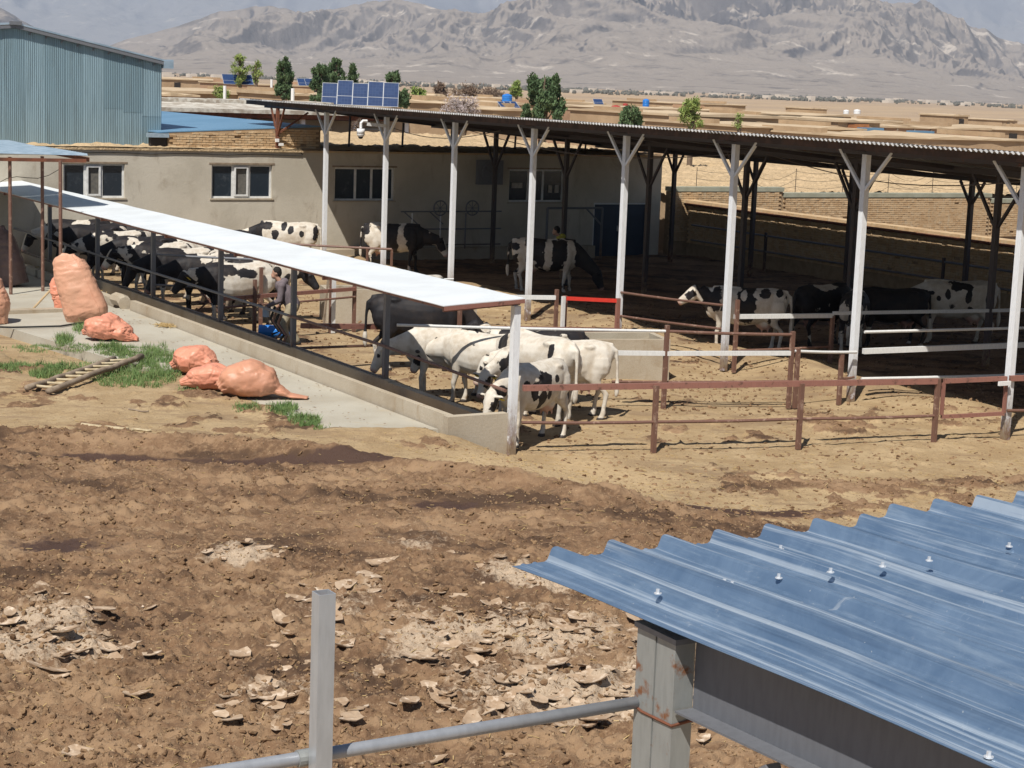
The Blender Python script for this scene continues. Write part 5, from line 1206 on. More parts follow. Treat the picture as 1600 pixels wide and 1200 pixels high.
p = P(52, 482, G + .05); q = P(80, 452, .85); tag(MB().tube([p, q], .024, 6).build('pole', m_wood), 'pale wooden pole leaning against the tall orange sack', 'pole')
mb = MB(); mb.tube([np.array(P(x, y, .43)) + np.array([0, 0, .02]) for x, y in ((-20, 512), (20, 513), (60, 512), (95, 511), (120, 507), (140, 504))], .02, 6); tag(mb.build('hose', m_black), 'black hose along the ground in front of the tall sack', 'hose')

# small shade shed at the left
sh_ = thing('shade_shed', 'small shelter with a pale blue corrugated roof on three thin dark poles', 'shelter', (11, 44, .4))
corrugated((13.25, 42.3, 3.64), (-1, 0, .012), (0, 1, 0), 6.2, 3.6, .21, .045).build('roof_sheet', m_litroof, sh_)
corrugated((13.3, 45.95, 3.60), (-1, 0, .012), (0, 1, .012), 5.8, 3.4, .21, .045).build('roof_sheet', m_litroof, sh_)
MB().beam((7, 42.28, 3.56), (13.2, 42.28, 3.52), .05, .08).build('beam', m_rust, sh_); MB().beam((13.3, 42.4, 3.54), (13.36, 49.4, 3.57), .04, .10).build('verge', m_rust, sh_)
for q in ((17, 460), (67, 455), (95, 470)):
    p = P(*q, .4); MB().tube([(p[0], p[1], .38), (p[0], p[1], 3.58)], .042, 8).build('pole', m_rust_pipe, sh_)
MB().tube([(p[0], p[1] + (k * .9), 3.4 - .12 * k - .1 * math.sin(k)) for k in range(8)], .008, 4).build('wire', m_dark, sh_)

# ------------------------------------------------------------------ foreground roof, its frame and the bare tube post
fr = thing('corrugated_canopy', 'near galvanised corrugated roof on a rusty steel post at the lower right', 'canopy', (3.0, 4.2, 0))
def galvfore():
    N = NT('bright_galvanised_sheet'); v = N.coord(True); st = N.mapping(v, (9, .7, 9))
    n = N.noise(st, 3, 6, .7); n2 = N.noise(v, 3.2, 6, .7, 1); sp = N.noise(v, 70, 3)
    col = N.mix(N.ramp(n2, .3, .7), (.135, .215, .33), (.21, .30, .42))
    col = N.mix(N.math('MULTIPLY', N.ramp(n, .5, .75), .45), col, (.45, .54, .62)); n4 = N.noise(N.mapping(v, (38, .35, 1)), 1.0, 4, .7); col = N.mix(N.math('MULTIPLY', N.ramp(n4, .52, .62), .75), col, (.55, .62, .68)); n5 = N.noise(N.mapping(v, (22, .25, 1), (3, 9, 0)), 1.0, 4, .7); col = N.mix(N.math('MULTIPLY', N.ramp(n5, .56, .66), .5), col, (.07, .115, .19))  # thin pale streaks along the ribs paint highlights into the colour
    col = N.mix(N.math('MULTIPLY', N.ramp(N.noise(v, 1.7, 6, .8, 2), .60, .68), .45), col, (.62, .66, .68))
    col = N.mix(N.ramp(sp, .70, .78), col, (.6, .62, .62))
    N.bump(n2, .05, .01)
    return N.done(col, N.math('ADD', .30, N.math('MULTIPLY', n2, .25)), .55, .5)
m_fore = galvfore()
Lf = 4.7
def bendf(u, s): return .005 * math.sin(u * 9 + s * 4) + .003 * math.sin(u * 23 + s * 9)
for k, (xa, xb, dz) in enumerate(((2.962, 4.50, 0), (4.44, 5.74, .013), (5.68, 6.98, 0), (6.92, 8.22, .013), (8.16, 9.46, 0))):
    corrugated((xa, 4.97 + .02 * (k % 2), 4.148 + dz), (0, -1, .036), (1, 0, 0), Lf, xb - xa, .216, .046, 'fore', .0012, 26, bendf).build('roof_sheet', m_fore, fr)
for px, py in ((1132, 909), (1144, 913), (1217, 901), (1379, 883), (1452, 874), (1220, 856), (1298, 892), (1028, 925), (1531, 1117), (1577, 852), (1545, 1180)):
    p = P(px, py, 4.2)
    for _ in range(4):
        xo = 2.962 if p[0] < 4.47 else 4.44; wd_ = 1.538 / 7 if xo < 3 else 1.3 / 6
        sh_p = ((p[0] - xo) / wd_) % 1; hgt = np.interp(sh_p, [0, .56, .61, .68, .71, .75, .79, .82, .86, .89, .94], [.02, 0, .12, .86, .98, 1, .98, .86, .4, .12, 0]) * .046
        p = P(px, py, 4.148 + (.013 if xo > 3 else 0) + (4.97 - p[1]) * .036 + hgt + .003); s = MB(); s.disc((p[0], p[1], p[2] - .004), .012, .003, 10); s.disc((p[0], p[1], p[2] + .003), .006, .012, 6); s.build('screw', m_alu, fr)
m_rustpost = rusty('weathered_steel_channel', (.30, .31, .30), rust=(.23, .10, .045), amount=.56, rough=.55, metal=.3)
m_channel = rusty('galvanised_channel', (.13, .135, .15), rust=(.24, .12, .06), amount=.72, rough=.6, metal=0)
p = MB(); p.bb((3.002, 4.105, 0), (3.072, 4.198, 4.13)); p.bb((2.999, 4.202, 0), (3.069, 4.295, 4.13)); p.build('post', m_rustpost, fr)
MB().bb((2.99, 4.09, 4.132), (3.08, 4.30, 4.148)).build('post_cap', m_dark_steel, fr)
s = MB(); s.tube([(2.998, 4.296, 3.89), (2.998, 4.25, 3.883), (3.0, 4.103, 3.887), (3.072, 4.102, 3.895)], .005, 5); s.build('weld_bead', m_rust, fr)
c = MB(); q4 = [(y_, 4.148 + (4.97 - y_) * .036) for y_ in (4.098, .2)]
for xa, xb, za, zb in ((3.068, 3.075, -.245, -.03), (3.005, 3.075, -.252, -.2455)):
    (ya, ha), (yb, hb) = q4; c.add([(xa, ya, ha + za), (xb, ya, ha + za), (xb, ya, ha + zb), (xa, ya, ha + zb), (xa, yb, hb + za), (xb, yb, hb + za), (xb, yb, hb + zb), (xa, yb, hb + zb)], [(3, 2, 1, 0), (4, 5, 6, 7), (0, 1, 5, 4), (1, 2, 6, 5), (2, 3, 7, 6), (3, 0, 4, 7)])
c.build('side_beam', m_channel, fr)
for y in (4.2, 3.0, 1.8, .7): MB().bb((3.08, y - .025, 4.10 + (4.96 - y) * .03), (9.3, y + .025, 4.135 + (4.96 - y) * .034)).build('purlin', m_dark_steel, fr)
MB().beam((3.045, 4.10, 3.60), (3.045, 3.68, 3.885), .05, .06).build('brace', m_dark_steel, fr)
for y in (.5,): MB().bb((2.95, y - .06, 0), (3.07, y + .06, 3.92)).build('post', m_rustpost, fr)
for y in (.5, 4.2): MB().bb((9.0, y - .06, 0), (9.12, y + .06, 4.12)).build('post', m_rustpost, fr)
m_pipe = rusty('grey_painted_pipe', (.33, .345, .37), amount=.74, rough=.4, metal=.3)
m_tube = rusty('bare_square_tube', (.42, .44, .46), rust=(.30, .16, .06), amount=.68, rough=.4, metal=.4)
hr_ = thing('handrail', 'grey steel pipe rail running left from the near rusty post', 'rail', (2.4, 4.13, 0))
MB().tube([(3.0, 4.285, 3.90), (2.3, 4.285, 3.90), (1.75, 4.285, 3.90), (1.2, 4.285, 3.90), (.2, 4.285, 3.90)], .0185, 14).build('pipe', m_pipe, hr_, smooth=True)
MB().tube([(1.955, 4.285, 3.90), (1.91, 4.285, 3.90)], .0235, 14).build('weld_sleeve', m_rustpost, hr_)
tp = thing('tube_post', 'bare hollow square steel tube standing upright in the near foreground', 'post', (1.955, 4.235, 0))
q = .047; x, y = 1.955, 4.235; mb = MB(); t_ = .0025; zt = 4.367
mb.bb((x - q / 2, y - q / 2, 0), (x + q / 2, y - q / 2 + t_, zt)); mb.bb((x - q / 2, y + q / 2 - t_, 0), (x + q / 2, y + q / 2, zt)); mb.bb((x - q / 2, y - q / 2 + t_ + 1e-4, 0), (x - q / 2 + t_, y + q / 2 - t_ - 1e-4, zt)); mb.bb((x + q / 2 - t_, y - q / 2 + t_ + 1e-4, 0), (x + q / 2, y + q / 2 - t_ - 1e-4, zt))
mb.build('tube', m_tube, tp)
MB().bb((x - q / 2 + .004, y - q / 2 + .004, zt - .10), (x + q / 2 - .004, y + q / 2 - .004, zt - .02)).build('inner_rust', m_rust, tp)

# ------------------------------------------------------------------ scattered clods, crust plates, straw, grass
def scatter(name, templates, pos, scl, rot, mat, smooth=False):
    """pos Nx3, scl Nx3, rot list of Nx3x3"""
    V_, F_ = [], []; nv = 0; N = len(pos); idx = RNG.integers(0, len(templates), N)
    for k, (tv, tf) in enumerate(templates):
        s = idx == k; n = s.sum()
        if not n: continue
        v = tv[None] * scl[s][:, None, :]; v = np.einsum('nij,nkj->nki', rot[s], v) + pos[s][:, None, :]
        f = tf[None] + (np.arange(n) * len(tv))[:, None, None] + nv; V_.append(v.reshape(-1, 3)); F_.append(f.reshape(-1, tf.shape[1])); nv += n * len(tv)
    V_ = np.concatenate(V_); F_ = np.concatenate(F_); me = bpy.data.meshes.new(name)
    K, c = F_.shape; me.vertices.add(len(V_)); me.vertices.foreach_set('co', V_.ravel().astype(np.float32)); me.loops.add(K * c); me.loops.foreach_set('vertex_index', F_.ravel().astype(np.int32))
    me.polygons.add(K); me.polygons.foreach_set('loop_start', np.arange(0, K * c, c, dtype=np.int32)); me.polygons.foreach_set('loop_total', np.full(K, c, np.int32))
    me.polygons.foreach_set('use_smooth', np.full(K, smooth)); me.update(calc_edges=True); me.materials.append(mat)
    o = bpy.data.objects.new(name, me); COL.objects.link(o); o['kind'] = 'stuff'; return o
def rots(n, tilt):
    a = RNG.uniform(0, 2 * math.pi, n); b = RNG.normal(0, tilt, n); c = RNG.normal(0, tilt, n)
    Rz = np.zeros((n, 3, 3)); Rz[:, 0, 0] = np.cos(a); Rz[:, 0, 1] = -np.sin(a); Rz[:, 1, 0] = np.sin(a); Rz[:, 1, 1] = np.cos(a); Rz[:, 2, 2] = 1
    Rx = np.zeros((n, 3, 3)); Rx[:, 0, 0] = 1; Rx[:, 1, 1] = np.cos(b); Rx[:, 1, 2] = -np.sin(b); Rx[:, 2, 1] = np.sin(b); Rx[:, 2, 2] = np.cos(b)
    Ry = np.zeros((n, 3, 3)); Ry[:, 1, 1] = 1; Ry[:, 0, 0] = np.cos(c); Ry[:, 0, 2] = np.sin(c); Ry[:, 2, 0] = -np.sin(c); Ry[:, 2, 2] = np.cos(c)
    return Rz @ Rx @ Ry
def lump(seed):
    bm = bmesh.new(); bmesh.ops.create_icosphere(bm, subdivisions=1, radius=1); v = np.array([tuple(x.co) for x in bm.verts]); f = np.array([[x.index for x in p.verts] for p in bm.faces]); bm.free()
    v = v * (1 + (fbm(v * 1.3 + seed * 5, 3, seed) - .5)[:, None] * 1.5); return v, f
lumps = [lump(s) for s in range(6)]
def ab(n, b0, b1, wd=.34, pw=1.0):
    b = b0 * (b1 / b0) ** RNG.random(n); a = RNG.uniform(-1, 1, n) * b * wd; return r0[0] * a + fw0[0] * b, r0[1] * a + fw0[1] * b
def ground_at(x, y):
    man, straw, crust, wet_shade = layers(x, y); return ground_z(x, y) + relief(x, y, man, crust, wet_shade), man, straw, crust, wet_shade
n = 26000; x, y = ab(n, 12.3, 30); z, man, straw, crust, wet_shade = ground_at(x, y)
keep = (RNG.random(n) < (man * .9 + .10) * (1 - np.clip(wet_shade * 1.6, 0, .96)) * (.15 + 1.25 * sstep(.42, .62, fbm(np.stack([x, y], -1) * 1.1, 3, 77)))) & ~((x > 11.2) & (y > 24)) ; x, y, z = x[keep], y[keep], z[keep]; n = len(x)
s = .010 + .028 * RNG.random(n) ** 3; sc = np.stack([s * RNG.uniform(.9, 1.7, n), s * RNG.uniform(.8, 1.3, n), s * RNG.uniform(.5, .8, n)], -1)
scatter('manure_clods', lumps, np.stack([x, y, z + s * .1], -1), sc, rots(n, .5), m_clod)
def flake(seed):
    r = random.Random(seed); n = 9; rad = [r.uniform(.6, 1.1) for _ in range(n)]; vs = [(0, 0, 0)]
    cu = r.uniform(.15, .5)
    for q in (.5, 1):
        for k in range(n): a = 2 * math.pi * k / n; x = rad[k] * q * math.cos(a); y = rad[k] * q * math.sin(a) * .75; vs.append((x, y, cu * (x * x * .8 + y * y * .4) * q + r.uniform(-.05, .05)))
    fs = [(0, 1 + k, 1 + (k + 1) % n) for k in range(n)] + [(1 + k, 1 + n + k, 1 + n + (k + 1) % n) for k in range(n)] + [(1 + k, 1 + n + (k + 1) % n, 1 + (k + 1) % n) for k in range(n)]
    N_ = len(vs); vs2 = [(x * .96, y * .96, z - .09) for x, y, z in vs]; f2 = [tuple(N_ + i for i in reversed(f)) for f in fs]; rim = [1 + n + k for k in range(n)]
    f3 = [];
    for k in range(n): a, b = rim[k], rim[(k + 1) % n]; f3 += [(a, a + N_, b + N_), (a, b + N_, b)]
    return np.array(vs + vs2), np.array(fs + f2 + f3)
n = 3600; x, y = ab(n, 12.3, 20.5, .32); z, man, straw, crust, wet_shade = ground_at(x, y)
keep = RNG.random(n) < np.clip(crust * 2.0 - .42, .010, 1); x, y, z, cr = x[keep], y[keep], z[keep], crust[keep]; n = len(x)
s = .03 + .14 * RNG.random(n) ** 2.6; sc = np.stack([s * RNG.uniform(.9, 1.5, n), s * RNG.uniform(.8, 1.2, n), s * RNG.uniform(.55, 1.0, n)], -1)
scatter('dried_crust_plates', [flake(k) for k in range(9)], np.stack([x, y, z + s * .10], -1), sc, rots(n, .14), m_flake)
# the largest slabs are separate
st_ = [((440, 972), .17), ((216, 1088), .15), ((655, 1032), .20), ((740, 1020), .18), ((640, 1100), .16), ((700, 1090), .13), ((548, 1125), .15), ((715, 935), .13), ((540, 1012), .15), ((120, 1180), .18), ((870, 1040), .16)]
for i, ((px, py), r_) in enumerate(st_):
    q = P(px, py, .3); zz_, *_r = ground_at(np.array([q[0]]), np.array([q[1]])); q = P(px, py, float(zz_[0]))
    tv, tf = flake(40 + i); o = MB().add([(v[0] * r_, v[1] * r_ * .85, v[2] * r_ * .8) for v in tv], [tuple(f) for f in tf]).build('crust_slab', m_flake); o.location = (q[0], q[1], float(zz_[0]) + .03); o.rotation_euler = (random.uniform(-.15, .15), random.uniform(-.15, .15), random.uniform(0, 6))
    tag(o, 'loose pale slab of dried manure crust lying on the brown yard', 'slab', 'pale dried crust slabs in the yard')
box_t = (np.array([(-.5, -.5, -.5), (-.5, .5, -.5), (.5, .5, -.5), (.5, -.5, -.5), (-.5, -.5, .5), (-.5, .5, .5), (.5, .5, .5), (.5, -.5, .5)], float), np.array([(0, 1, 2, 3), (7, 6, 5, 4), (0, 4, 5, 1), (1, 5, 6, 2), (2, 6, 7, 3), (3, 7, 4, 0)]))
n = 15000; x, y = ab(n, 12.3, 31); z, man, straw, crust, wet_shade = ground_at(x, y); keep = (RNG.random(n) < .12 + straw * .9) & ~((x > 11.2) & (y > 24.2) & (x < 14.3)); x, y, z = x[keep], y[keep], z[keep]; n = len(x)
sc = np.stack([RNG.uniform(.03, .11, n), RNG.uniform(.004, .008, n), RNG.uniform(.003, .006, n)], -1)
scatter('loose_straw', [box_t], np.stack([x, y, z + .008], -1), sc, rots(n, .18), m_straw)
n = 46000; x, y = ab(n, 12.3, 27); z, man, straw, crust, wet_shade = ground_at(x, y); keep = (RNG.random(n) < .25 + .6 * man) & ~((x > 11.2) & (y > 24.2)) & (wet_shade < .4); x, y, z = x[keep], y[keep], z[keep]; n = len(x)
tet = (np.array([(-.5, -.5, 0), (.5, -.5, 0), (0, .5, 0), (0, 0, 1)], float), np.array([(0, 2, 1), (0, 1, 3), (1, 2, 3), (2, 0, 3)]))
scatter('trampled_fibre', [tet], np.stack([x, y, z - .003], -1), np.stack([RNG.uniform(.012, .045, n), RNG.uniform(.008, .02, n), RNG.uniform(.008, .022, n)], -1), rots(n, .3), m_fibre)
# dung and clods in the pens
n = 26000; x, y = ab(n, 22, 48, .36); keep = (x > 14.6); x, y = x[keep], y[keep]; z, man, straw, crust, wet_shade = ground_at(x, y); n = len(x)
kp = RNG.random(n) < .5 + .9 * sstep(.45, .6, fbm(np.stack([x, y], -1) * .8, 3, 78)); x, y, z = x[kp], y[kp], z[kp]; n = len(x)
s = .010 + .032 * RNG.random(n) ** 3; scatter('pen_droppings', lumps, np.stack([x, y, z - .01 + s * .1], -1), np.stack([s * 1.4, s * 1.2, s * .6], -1), rots(n, .4), m_clod)

blade = (np.array([(-.5, 0, 0), (.5, 0, 0), (.35, .12, .5), (-.35, .12, .5), (0, .45, 1.0)], float), np.array([(0, 1, 2), (0, 2, 3), (3, 2, 4)]))
def grass(name, patches, lab=None):
    X = []; 
    for px, py, rx, ry, cnt, h in patches:
        c = np.array(P(px, py, .42)); sx, sy = P(px + rx, py, .42), P(px, py - ry, .42)
        u = np.array(sx) - c; v = np.array(sy) - c; r = np.sqrt(RNG.random(cnt)); a = RNG.uniform(0, 2 * math.pi, cnt)
        p = c[None] + np.outer(r * np.cos(a), u) + np.outer(r * np.sin(a), v); p[:, 2] = ground_at(p[:, 0], p[:, 1])[0] - .005
        cl = fbm(p[:, :2] * 5, 2, 91); kp = RNG.random(cnt) < sstep(.30, .55, cl) * (1.1 - .7 * r); p = p[kp]; m = len(p)
        X.append((p, h * RNG.uniform(.4, 1.2, m) * (.6 + .8 * cl[kp])))
    p = np.concatenate([q[0] for q in X]); h = np.concatenate([q[1] for q in X]); m = len(p)
    o = scatter(name, [blade], p, np.stack([RNG.uniform(.006, .014, m), h * .7, h], -1), rots(m, .3), m_grass); return o
grass('green_grass', [(235, 572, 52, 30, 11000, .13), (190, 590, 60, 10, 2500, .07), (110, 545, 115, 7, 4500, .06), (182, 547, 34, 9, 3500, .11), (100, 533, 14, 9, 1200, .16), (130, 577, 90, 12, 5500, .08), (75, 583, 30, 8, 2600, .13), (20, 575, 30, 8, 1800, .09), (205, 548, 30, 6, 1200, .07),
                     (128, 514, 16, 9, 900, .12), (180, 600, 26, 7, 900, .10), (440, 640, 26, 8, 2000, .09), (475, 660, 26, 9, 2600, .10), (385, 640, 24, 5, 900, .08), (503, 670, 14, 4, 600, .06), (300, 606, 26, 8, 700, .05)])
mb = MB(); c = P(259, 509, .45)
n = 260; p = np.stack([c[0] + RNG.normal(0, .09, n), c[1] + RNG.normal(0, .14, n), .455 + np.abs(RNG.normal(0, .012, n))], -1); o = scatter('hay_wisp', [box_t], p, np.stack([RNG.uniform(.05, .12, n), RNG.uniform(.005, .009, n), RNG.uniform(.004, .007, n)], -1), rots(n, .3), m_straw)
n = 160; xx_ = RNG.uniform(11.5, 13.05, n); yy_ = RNG.uniform(24.6, 38.8, n); scatter('slab_litter', [box_t], np.stack([xx_, yy_, np.full(n, .45)], -1), np.stack([RNG.uniform(.02, .06, n), RNG.uniform(.004, .01, n), RNG.uniform(.003, .006, n)], -1), rots(n, .08), m_clod)

# ------------------------------------------------------------------ village and plain behind
m_wband = simple('weathered_white_band', (.58, .55, .48), (.34, .29, .23), 2.5, .9, lo=.4, hi=.6)
fh = thing('verandah_farmhouse', 'old farmhouse with white verandah posts, curtains and a layered white roof edge', 'house', (30, 72, 0))
HX0, HX1, HY = 24.0, 37.0, 72.0
MB().bb((HX0, HY + 1.6, 0), (HX1, HY + 9, 3.75)).build('wall', simple('pale_grey_house_wall', (.40, .36, .30), (.33, .29, .24), 1, .9), fh)
MB().bb((HX0, HY - .2, 3.82), (HX1, HY + 9.2, 4.02)).build('roof_slab', m_rust, fh); MB().bb((HX0 - .2, HY - .35, 4.022), (HX1 + .2, HY + 4.4, 4.18)).build('roof_band', m_wband, fh)
MB().add([(HX0, HY + 4.5, 4.05), (HX1, HY + 4.5, 4.05), (HX1, HY + 9.2, 4.24), (HX0, HY + 9.2, 4.24), (HX0, HY + 9.2, 4.04), (HX1, HY + 9.2, 4.04)], [(0, 1, 2, 3), (3, 2, 5, 4), (0, 3, 4), (1, 5, 2)]).build('upper_roof', m_wband, fh)
for k in range(7): MB().bb((HX0 + 1.95 * k + .3, HY + 9.25, 4.1), (HX0 + 1.95 * k + 1.8, HY + 12, 4.40)).build('roof_panel', m_wband, fh)
for k in range(6): MB().bb((HX0 + .4 + 2.45 * k, HY, 0), (HX0 + .58 + 2.45 * k, HY + .2, 3.82)).build('verandah_post', m_whitepl, fh)
for k in range(5):
    x = HX0 + 1.0 + 2.45 * k; w = MB(); w.bb((x, HY + 1.52, 2.0), (x + 1.5, HY + 1.597, 3.45)); wo = w.build('window', m_frame, fh)
    for j in range(3): MB().bb((x + .06 + .48 * j, HY + 1.49, 2.06), (x + .48 + .48 * j, HY + 1.518, 3.39)).build('pane', m_glass, wo)
    if k in (3, 4): MB().bb((x + .2, HY + 1.45, 2.6), (x + 1.3, HY + 1.487, 3.4)).build('curtain', m_cloth, wo)
MB().bb((HX0, HY - .1, 0), (HX1, HY + .15, 2.2)).build('low_wall', m_mudwall, fh)

def mudhouse(label, x0, x1, yt, Z, depth=10, mat=None, extra=0, name='mud_house', cat='house', win=0, parapet=True):
    a = D(x0, yt, Z); t_ = (x1 - x0); b = P(x1, yt + .037 * t_, Y=a[1]); X0, X1 = a[0], b[0]; Yf = a[1]; zt = a[2]
    t = thing(name, label, cat, (X0, Yf, 0)); mat = mat or m_mudwall
    MB().bb((X0, Yf, -.3), (X1, Yf + depth, zt - .12)).build('wall', mat, t)
    ns = max(6, int((X1 - X0) / 1.1)); rf_ = random.Random(int(x0 * 7 + yt)); rg_ = []; dz = 0
    for i in range(ns + 1):
        dz = dz * .6 + rf_.uniform(-.09, .09); xx1 = X0 - .15 + (X1 - X0 + .3) * i / ns; fy = rf_.uniform(-.06, .06)
        rg_.append([(xx1, Yf - .15 + fy, zt - .14), (xx1, Yf - .15 + fy, zt + dz), (xx1, Yf + depth + .15, zt + dz + rf_.uniform(-.05, .05)), (xx1, Yf + depth + .15, zt - .14)])
    MB().loft(rg_).build('roof', m_mudroof2, t)
    if win:
        w = (X1 - X0) / (win + .5); ww = min(w * .4, .8)
        for k in range(win):
            xo = X0 + w * (k + .4 + .3 * random.random()); hh = random.choice((.5, .7, 1.3)); MB().bb((xo, Yf - .05, zt - .45 - hh), (xo + ww * random.uniform(.7, 1.3), Yf - .002, zt - .45)).build('window', m_dark, t)
    if depth > 9:
        for q in (0, 1): MB().bb((X0 + q * (X1 - X0 - .5), Yf + depth * .3, zt + .002), (X0 + q * (X1 - X0 - .5) + .5, Yf + depth * .75, zt + .3)).build('parapet', mat, t)
    return t, (X0, X1, Yf, zt)
m_mudroof2 = simple('pale_mud_roof', (.53, .41, .27), (.42, .315, .20), .35, .95, 0, .3, 1)
HOUSES = [
 ('long flat mud house left of the conifers, just past the verandah roof', 245, 420, 141, 125, 14, m_mudwall, 0), ('dark eaved low mud house next to the barn', 245, 308, 146, 112, 6, m_mudwall2, 2), ('farther tan mud wall beyond the dark eaved house', 246, 372, 122, 230, 20, m_mudwall, 0),
 ('reddish mud house behind the columnar conifer', 400, 520, 131, 190, 16, m_mudwall2, 3), ('mud house under the small pair of solar panels', 455, 520, 146, 120, 10, m_mudwall, 1), ('tan mud block right of the big solar panels', 640, 716, 157, 120, 12, m_mudwall, 0),
 ('small mud hut behind the pale blossom tree', 678, 695, 148, 170, 8, m_mudwall, 0), ('long low mud house left of the first blue tank', 728, 800, 152, 200, 14, m_mudwall, 0), ('mud house carrying the first blue tank', 748, 822, 160, 150, 14, m_mudwall, 0), ('mud house below the tilted roof panels', 770, 840, 169, 120, 10, m_mudwall, 0),
 ('wide pinkish mud wall behind the two right trees', 872, 1130, 164, 165, 10, m_mudwall2, 0), ('pale roofed house with the panel shed right of the big pine', 880, 945, 160, 210, 14, m_mudwall, 2), ('tan upper wall right of the second blue tank', 1050, 1165, 160, 240, 14, m_mudwall, 0), ('long tan house crossing behind the yellow green bush', 1045, 1240, 178, 140, 14, m_mudwall, 0),
 ('long mud house with a dark open verandah', 1180, 1330, 176, 170, 12, m_mudwall, 0), ('mud house with an orange timber doorway', 1310, 1375, 188, 150, 9, m_mudwall, 0), ('low mud wall immediately above the shed roof', 1165, 1350, 196, 125, 12, m_mudwall, 0), ('tan flat roof behind the orange doorway', 1250, 1480, 186, 200, 20, m_mudwall, 0),
 ('pinkish walled yard with dark wall cracks', 1385, 1545, 197, 160, 3, m_mudwall2, 0), ('tan house at the right edge behind the pink yard', 1530, 1700, 200, 175, 14, m_mudwall, 0), ('small square mud tower on a roof at right', 1490, 1513, 180, 230, 6, m_mudwall, 1), ('small mud hut with satellite dishes', 1566, 1590, 187, 260, 8, m_mudwall, 1),
 ('tiny mud lookout hut on the plain', 1142, 1161, 163, 300, 6, m_mudwall, 2), ('ochre cabin on the middle roofs', 1270, 1292, 169, 260, 6, m_mudwall, 1), ('front mud roofs along the right end of the shed roof', 1350, 1640, 212, 118, 14, m_mudwall, 0)]
HS = {}
for lb, x0, x1, yt, Z, dp, m, w in HOUSES:
    if Z <= 128: m2 = m
    HS[lb] = mudhouse(lb, x0, x1, yt, Z, dp, m, win=w or (0 if Z < 128 or 'verandah' in lb or 'cracks' in lb or 'orange' in lb else 2 + len(lb) % 4))
t, (X0, X1, Yf, zt) = HS['long mud house with a dark open verandah']
MB().bb((X0 + 1, Yf - .12, zt - .75), (X1 - 1, Yf - .03, zt - .2)).build('verandah_opening', m_dark, t); MB().bb((X0 + (X1 - X0) * .48, Yf - .2, zt - 1.9), (X0 + (X1 - X0) * .62, Yf - .13, zt - .8)).build('doorway', m_dark, t)
t, (X0, X1, Yf, zt) = HS['mud house with an orange timber doorway']
MB().bb((X0 + 1, Yf - .1, zt - 1.3), (X0 + 3.2, Yf - .01, zt - .25)).build('door', simple('orange_timber', (.42, .17, .06), (.3, .12, .05), 2, .8), t)
t, (X0, X1, Yf, zt) = HS['pinkish walled yard with dark wall cracks']
for k in range(6): x = X0 + 1 + (X1 - X0 - 2) * k / 5.2; MB().beam((x, Yf - .06, zt - 1.7), (x + .25, Yf - .06, zt - .2), .12, .1).build('buttress', m_oldwood, t)
for k, (px, py, Z) in enumerate(((1360, 203, 150), (1438, 208, 145))):
    q = D(px, py, Z); o = MB(); o.box(q, (2.0, 1.0, .35), .0); tag(o.build('tarpaulin', m_bluemetal), ('square' if k == 0 else 'rounded') + ' faded blue tarpaulin on the far mud roofs', 'tarpaulin')
    s_ = MB()
def tank(label, px, yb, Z, r, h, mat, name='water_tank'):
    q = D(px, yb, Z); t = thing(name, label, 'tank', q); mb = MB(); x, y, z = q
    mb.loft([[(x + rr_ * math.cos(a), y + rr_ * math.sin(a), z + zz_) for a in [2 * math.pi * k / 18 for k in range(18)]] for rr_, zz_ in ((r, 0), (r, h * .25), (r * 1.03, h * .27), (r * 1.03, h * .31), (r, h * .33), (r, h * .55), (r * 1.03, h * .57), (r * 1.03, h * .61), (r, h * .63), (r, h * .82), (r * .8, h * .92), (r * .4, h * .97))]); mb.build('shell', mat, t, smooth=False)
    MB().disc((x, y, z + h * .99), r * .35, h * .06, 12).build('lid', mat, t)
tank('blue plastic water tank on the mud roof left of the big pine', 792, 162, 150, .42, .78, m_bluepl); tank('blue plastic water tank standing alone on the mud wall right of the red one', 1009, 168, 200, .36, .92, m_bluepl)
tank('red cloth covered tank on the pink wall', 962, 176, 165, .42, .65, m_redpl); tank('small red drum just right of the red tank', 977, 166, 200, .28, .30, m_redpl)
tank('left one of two white tanks on far roofs', 1322, 178, 230, .35, .5, m_whitepl); tank('right one of two white tanks on far roofs', 1339, 178, 230, .42, .55, m_whitepl)
for lb, px, yb, yt, Z in (('white chimney pipe above the verandah farmhouse', 351, 152, 134, 112), ('thin white pipe left of the columnar conifer', 424, 141, 124, 150), ('white pipe at the shed roof end beside the conifer', 457, 158, 138, 100)):
    a, b = D(px, yb + 8, Z), D(px, yt, Z); MB_ = MB().tube([a, (a[0], a[1], b[2])], .10, 8); tag(MB_.build('vent_pipe', m_whitepl), lb, 'pipe')

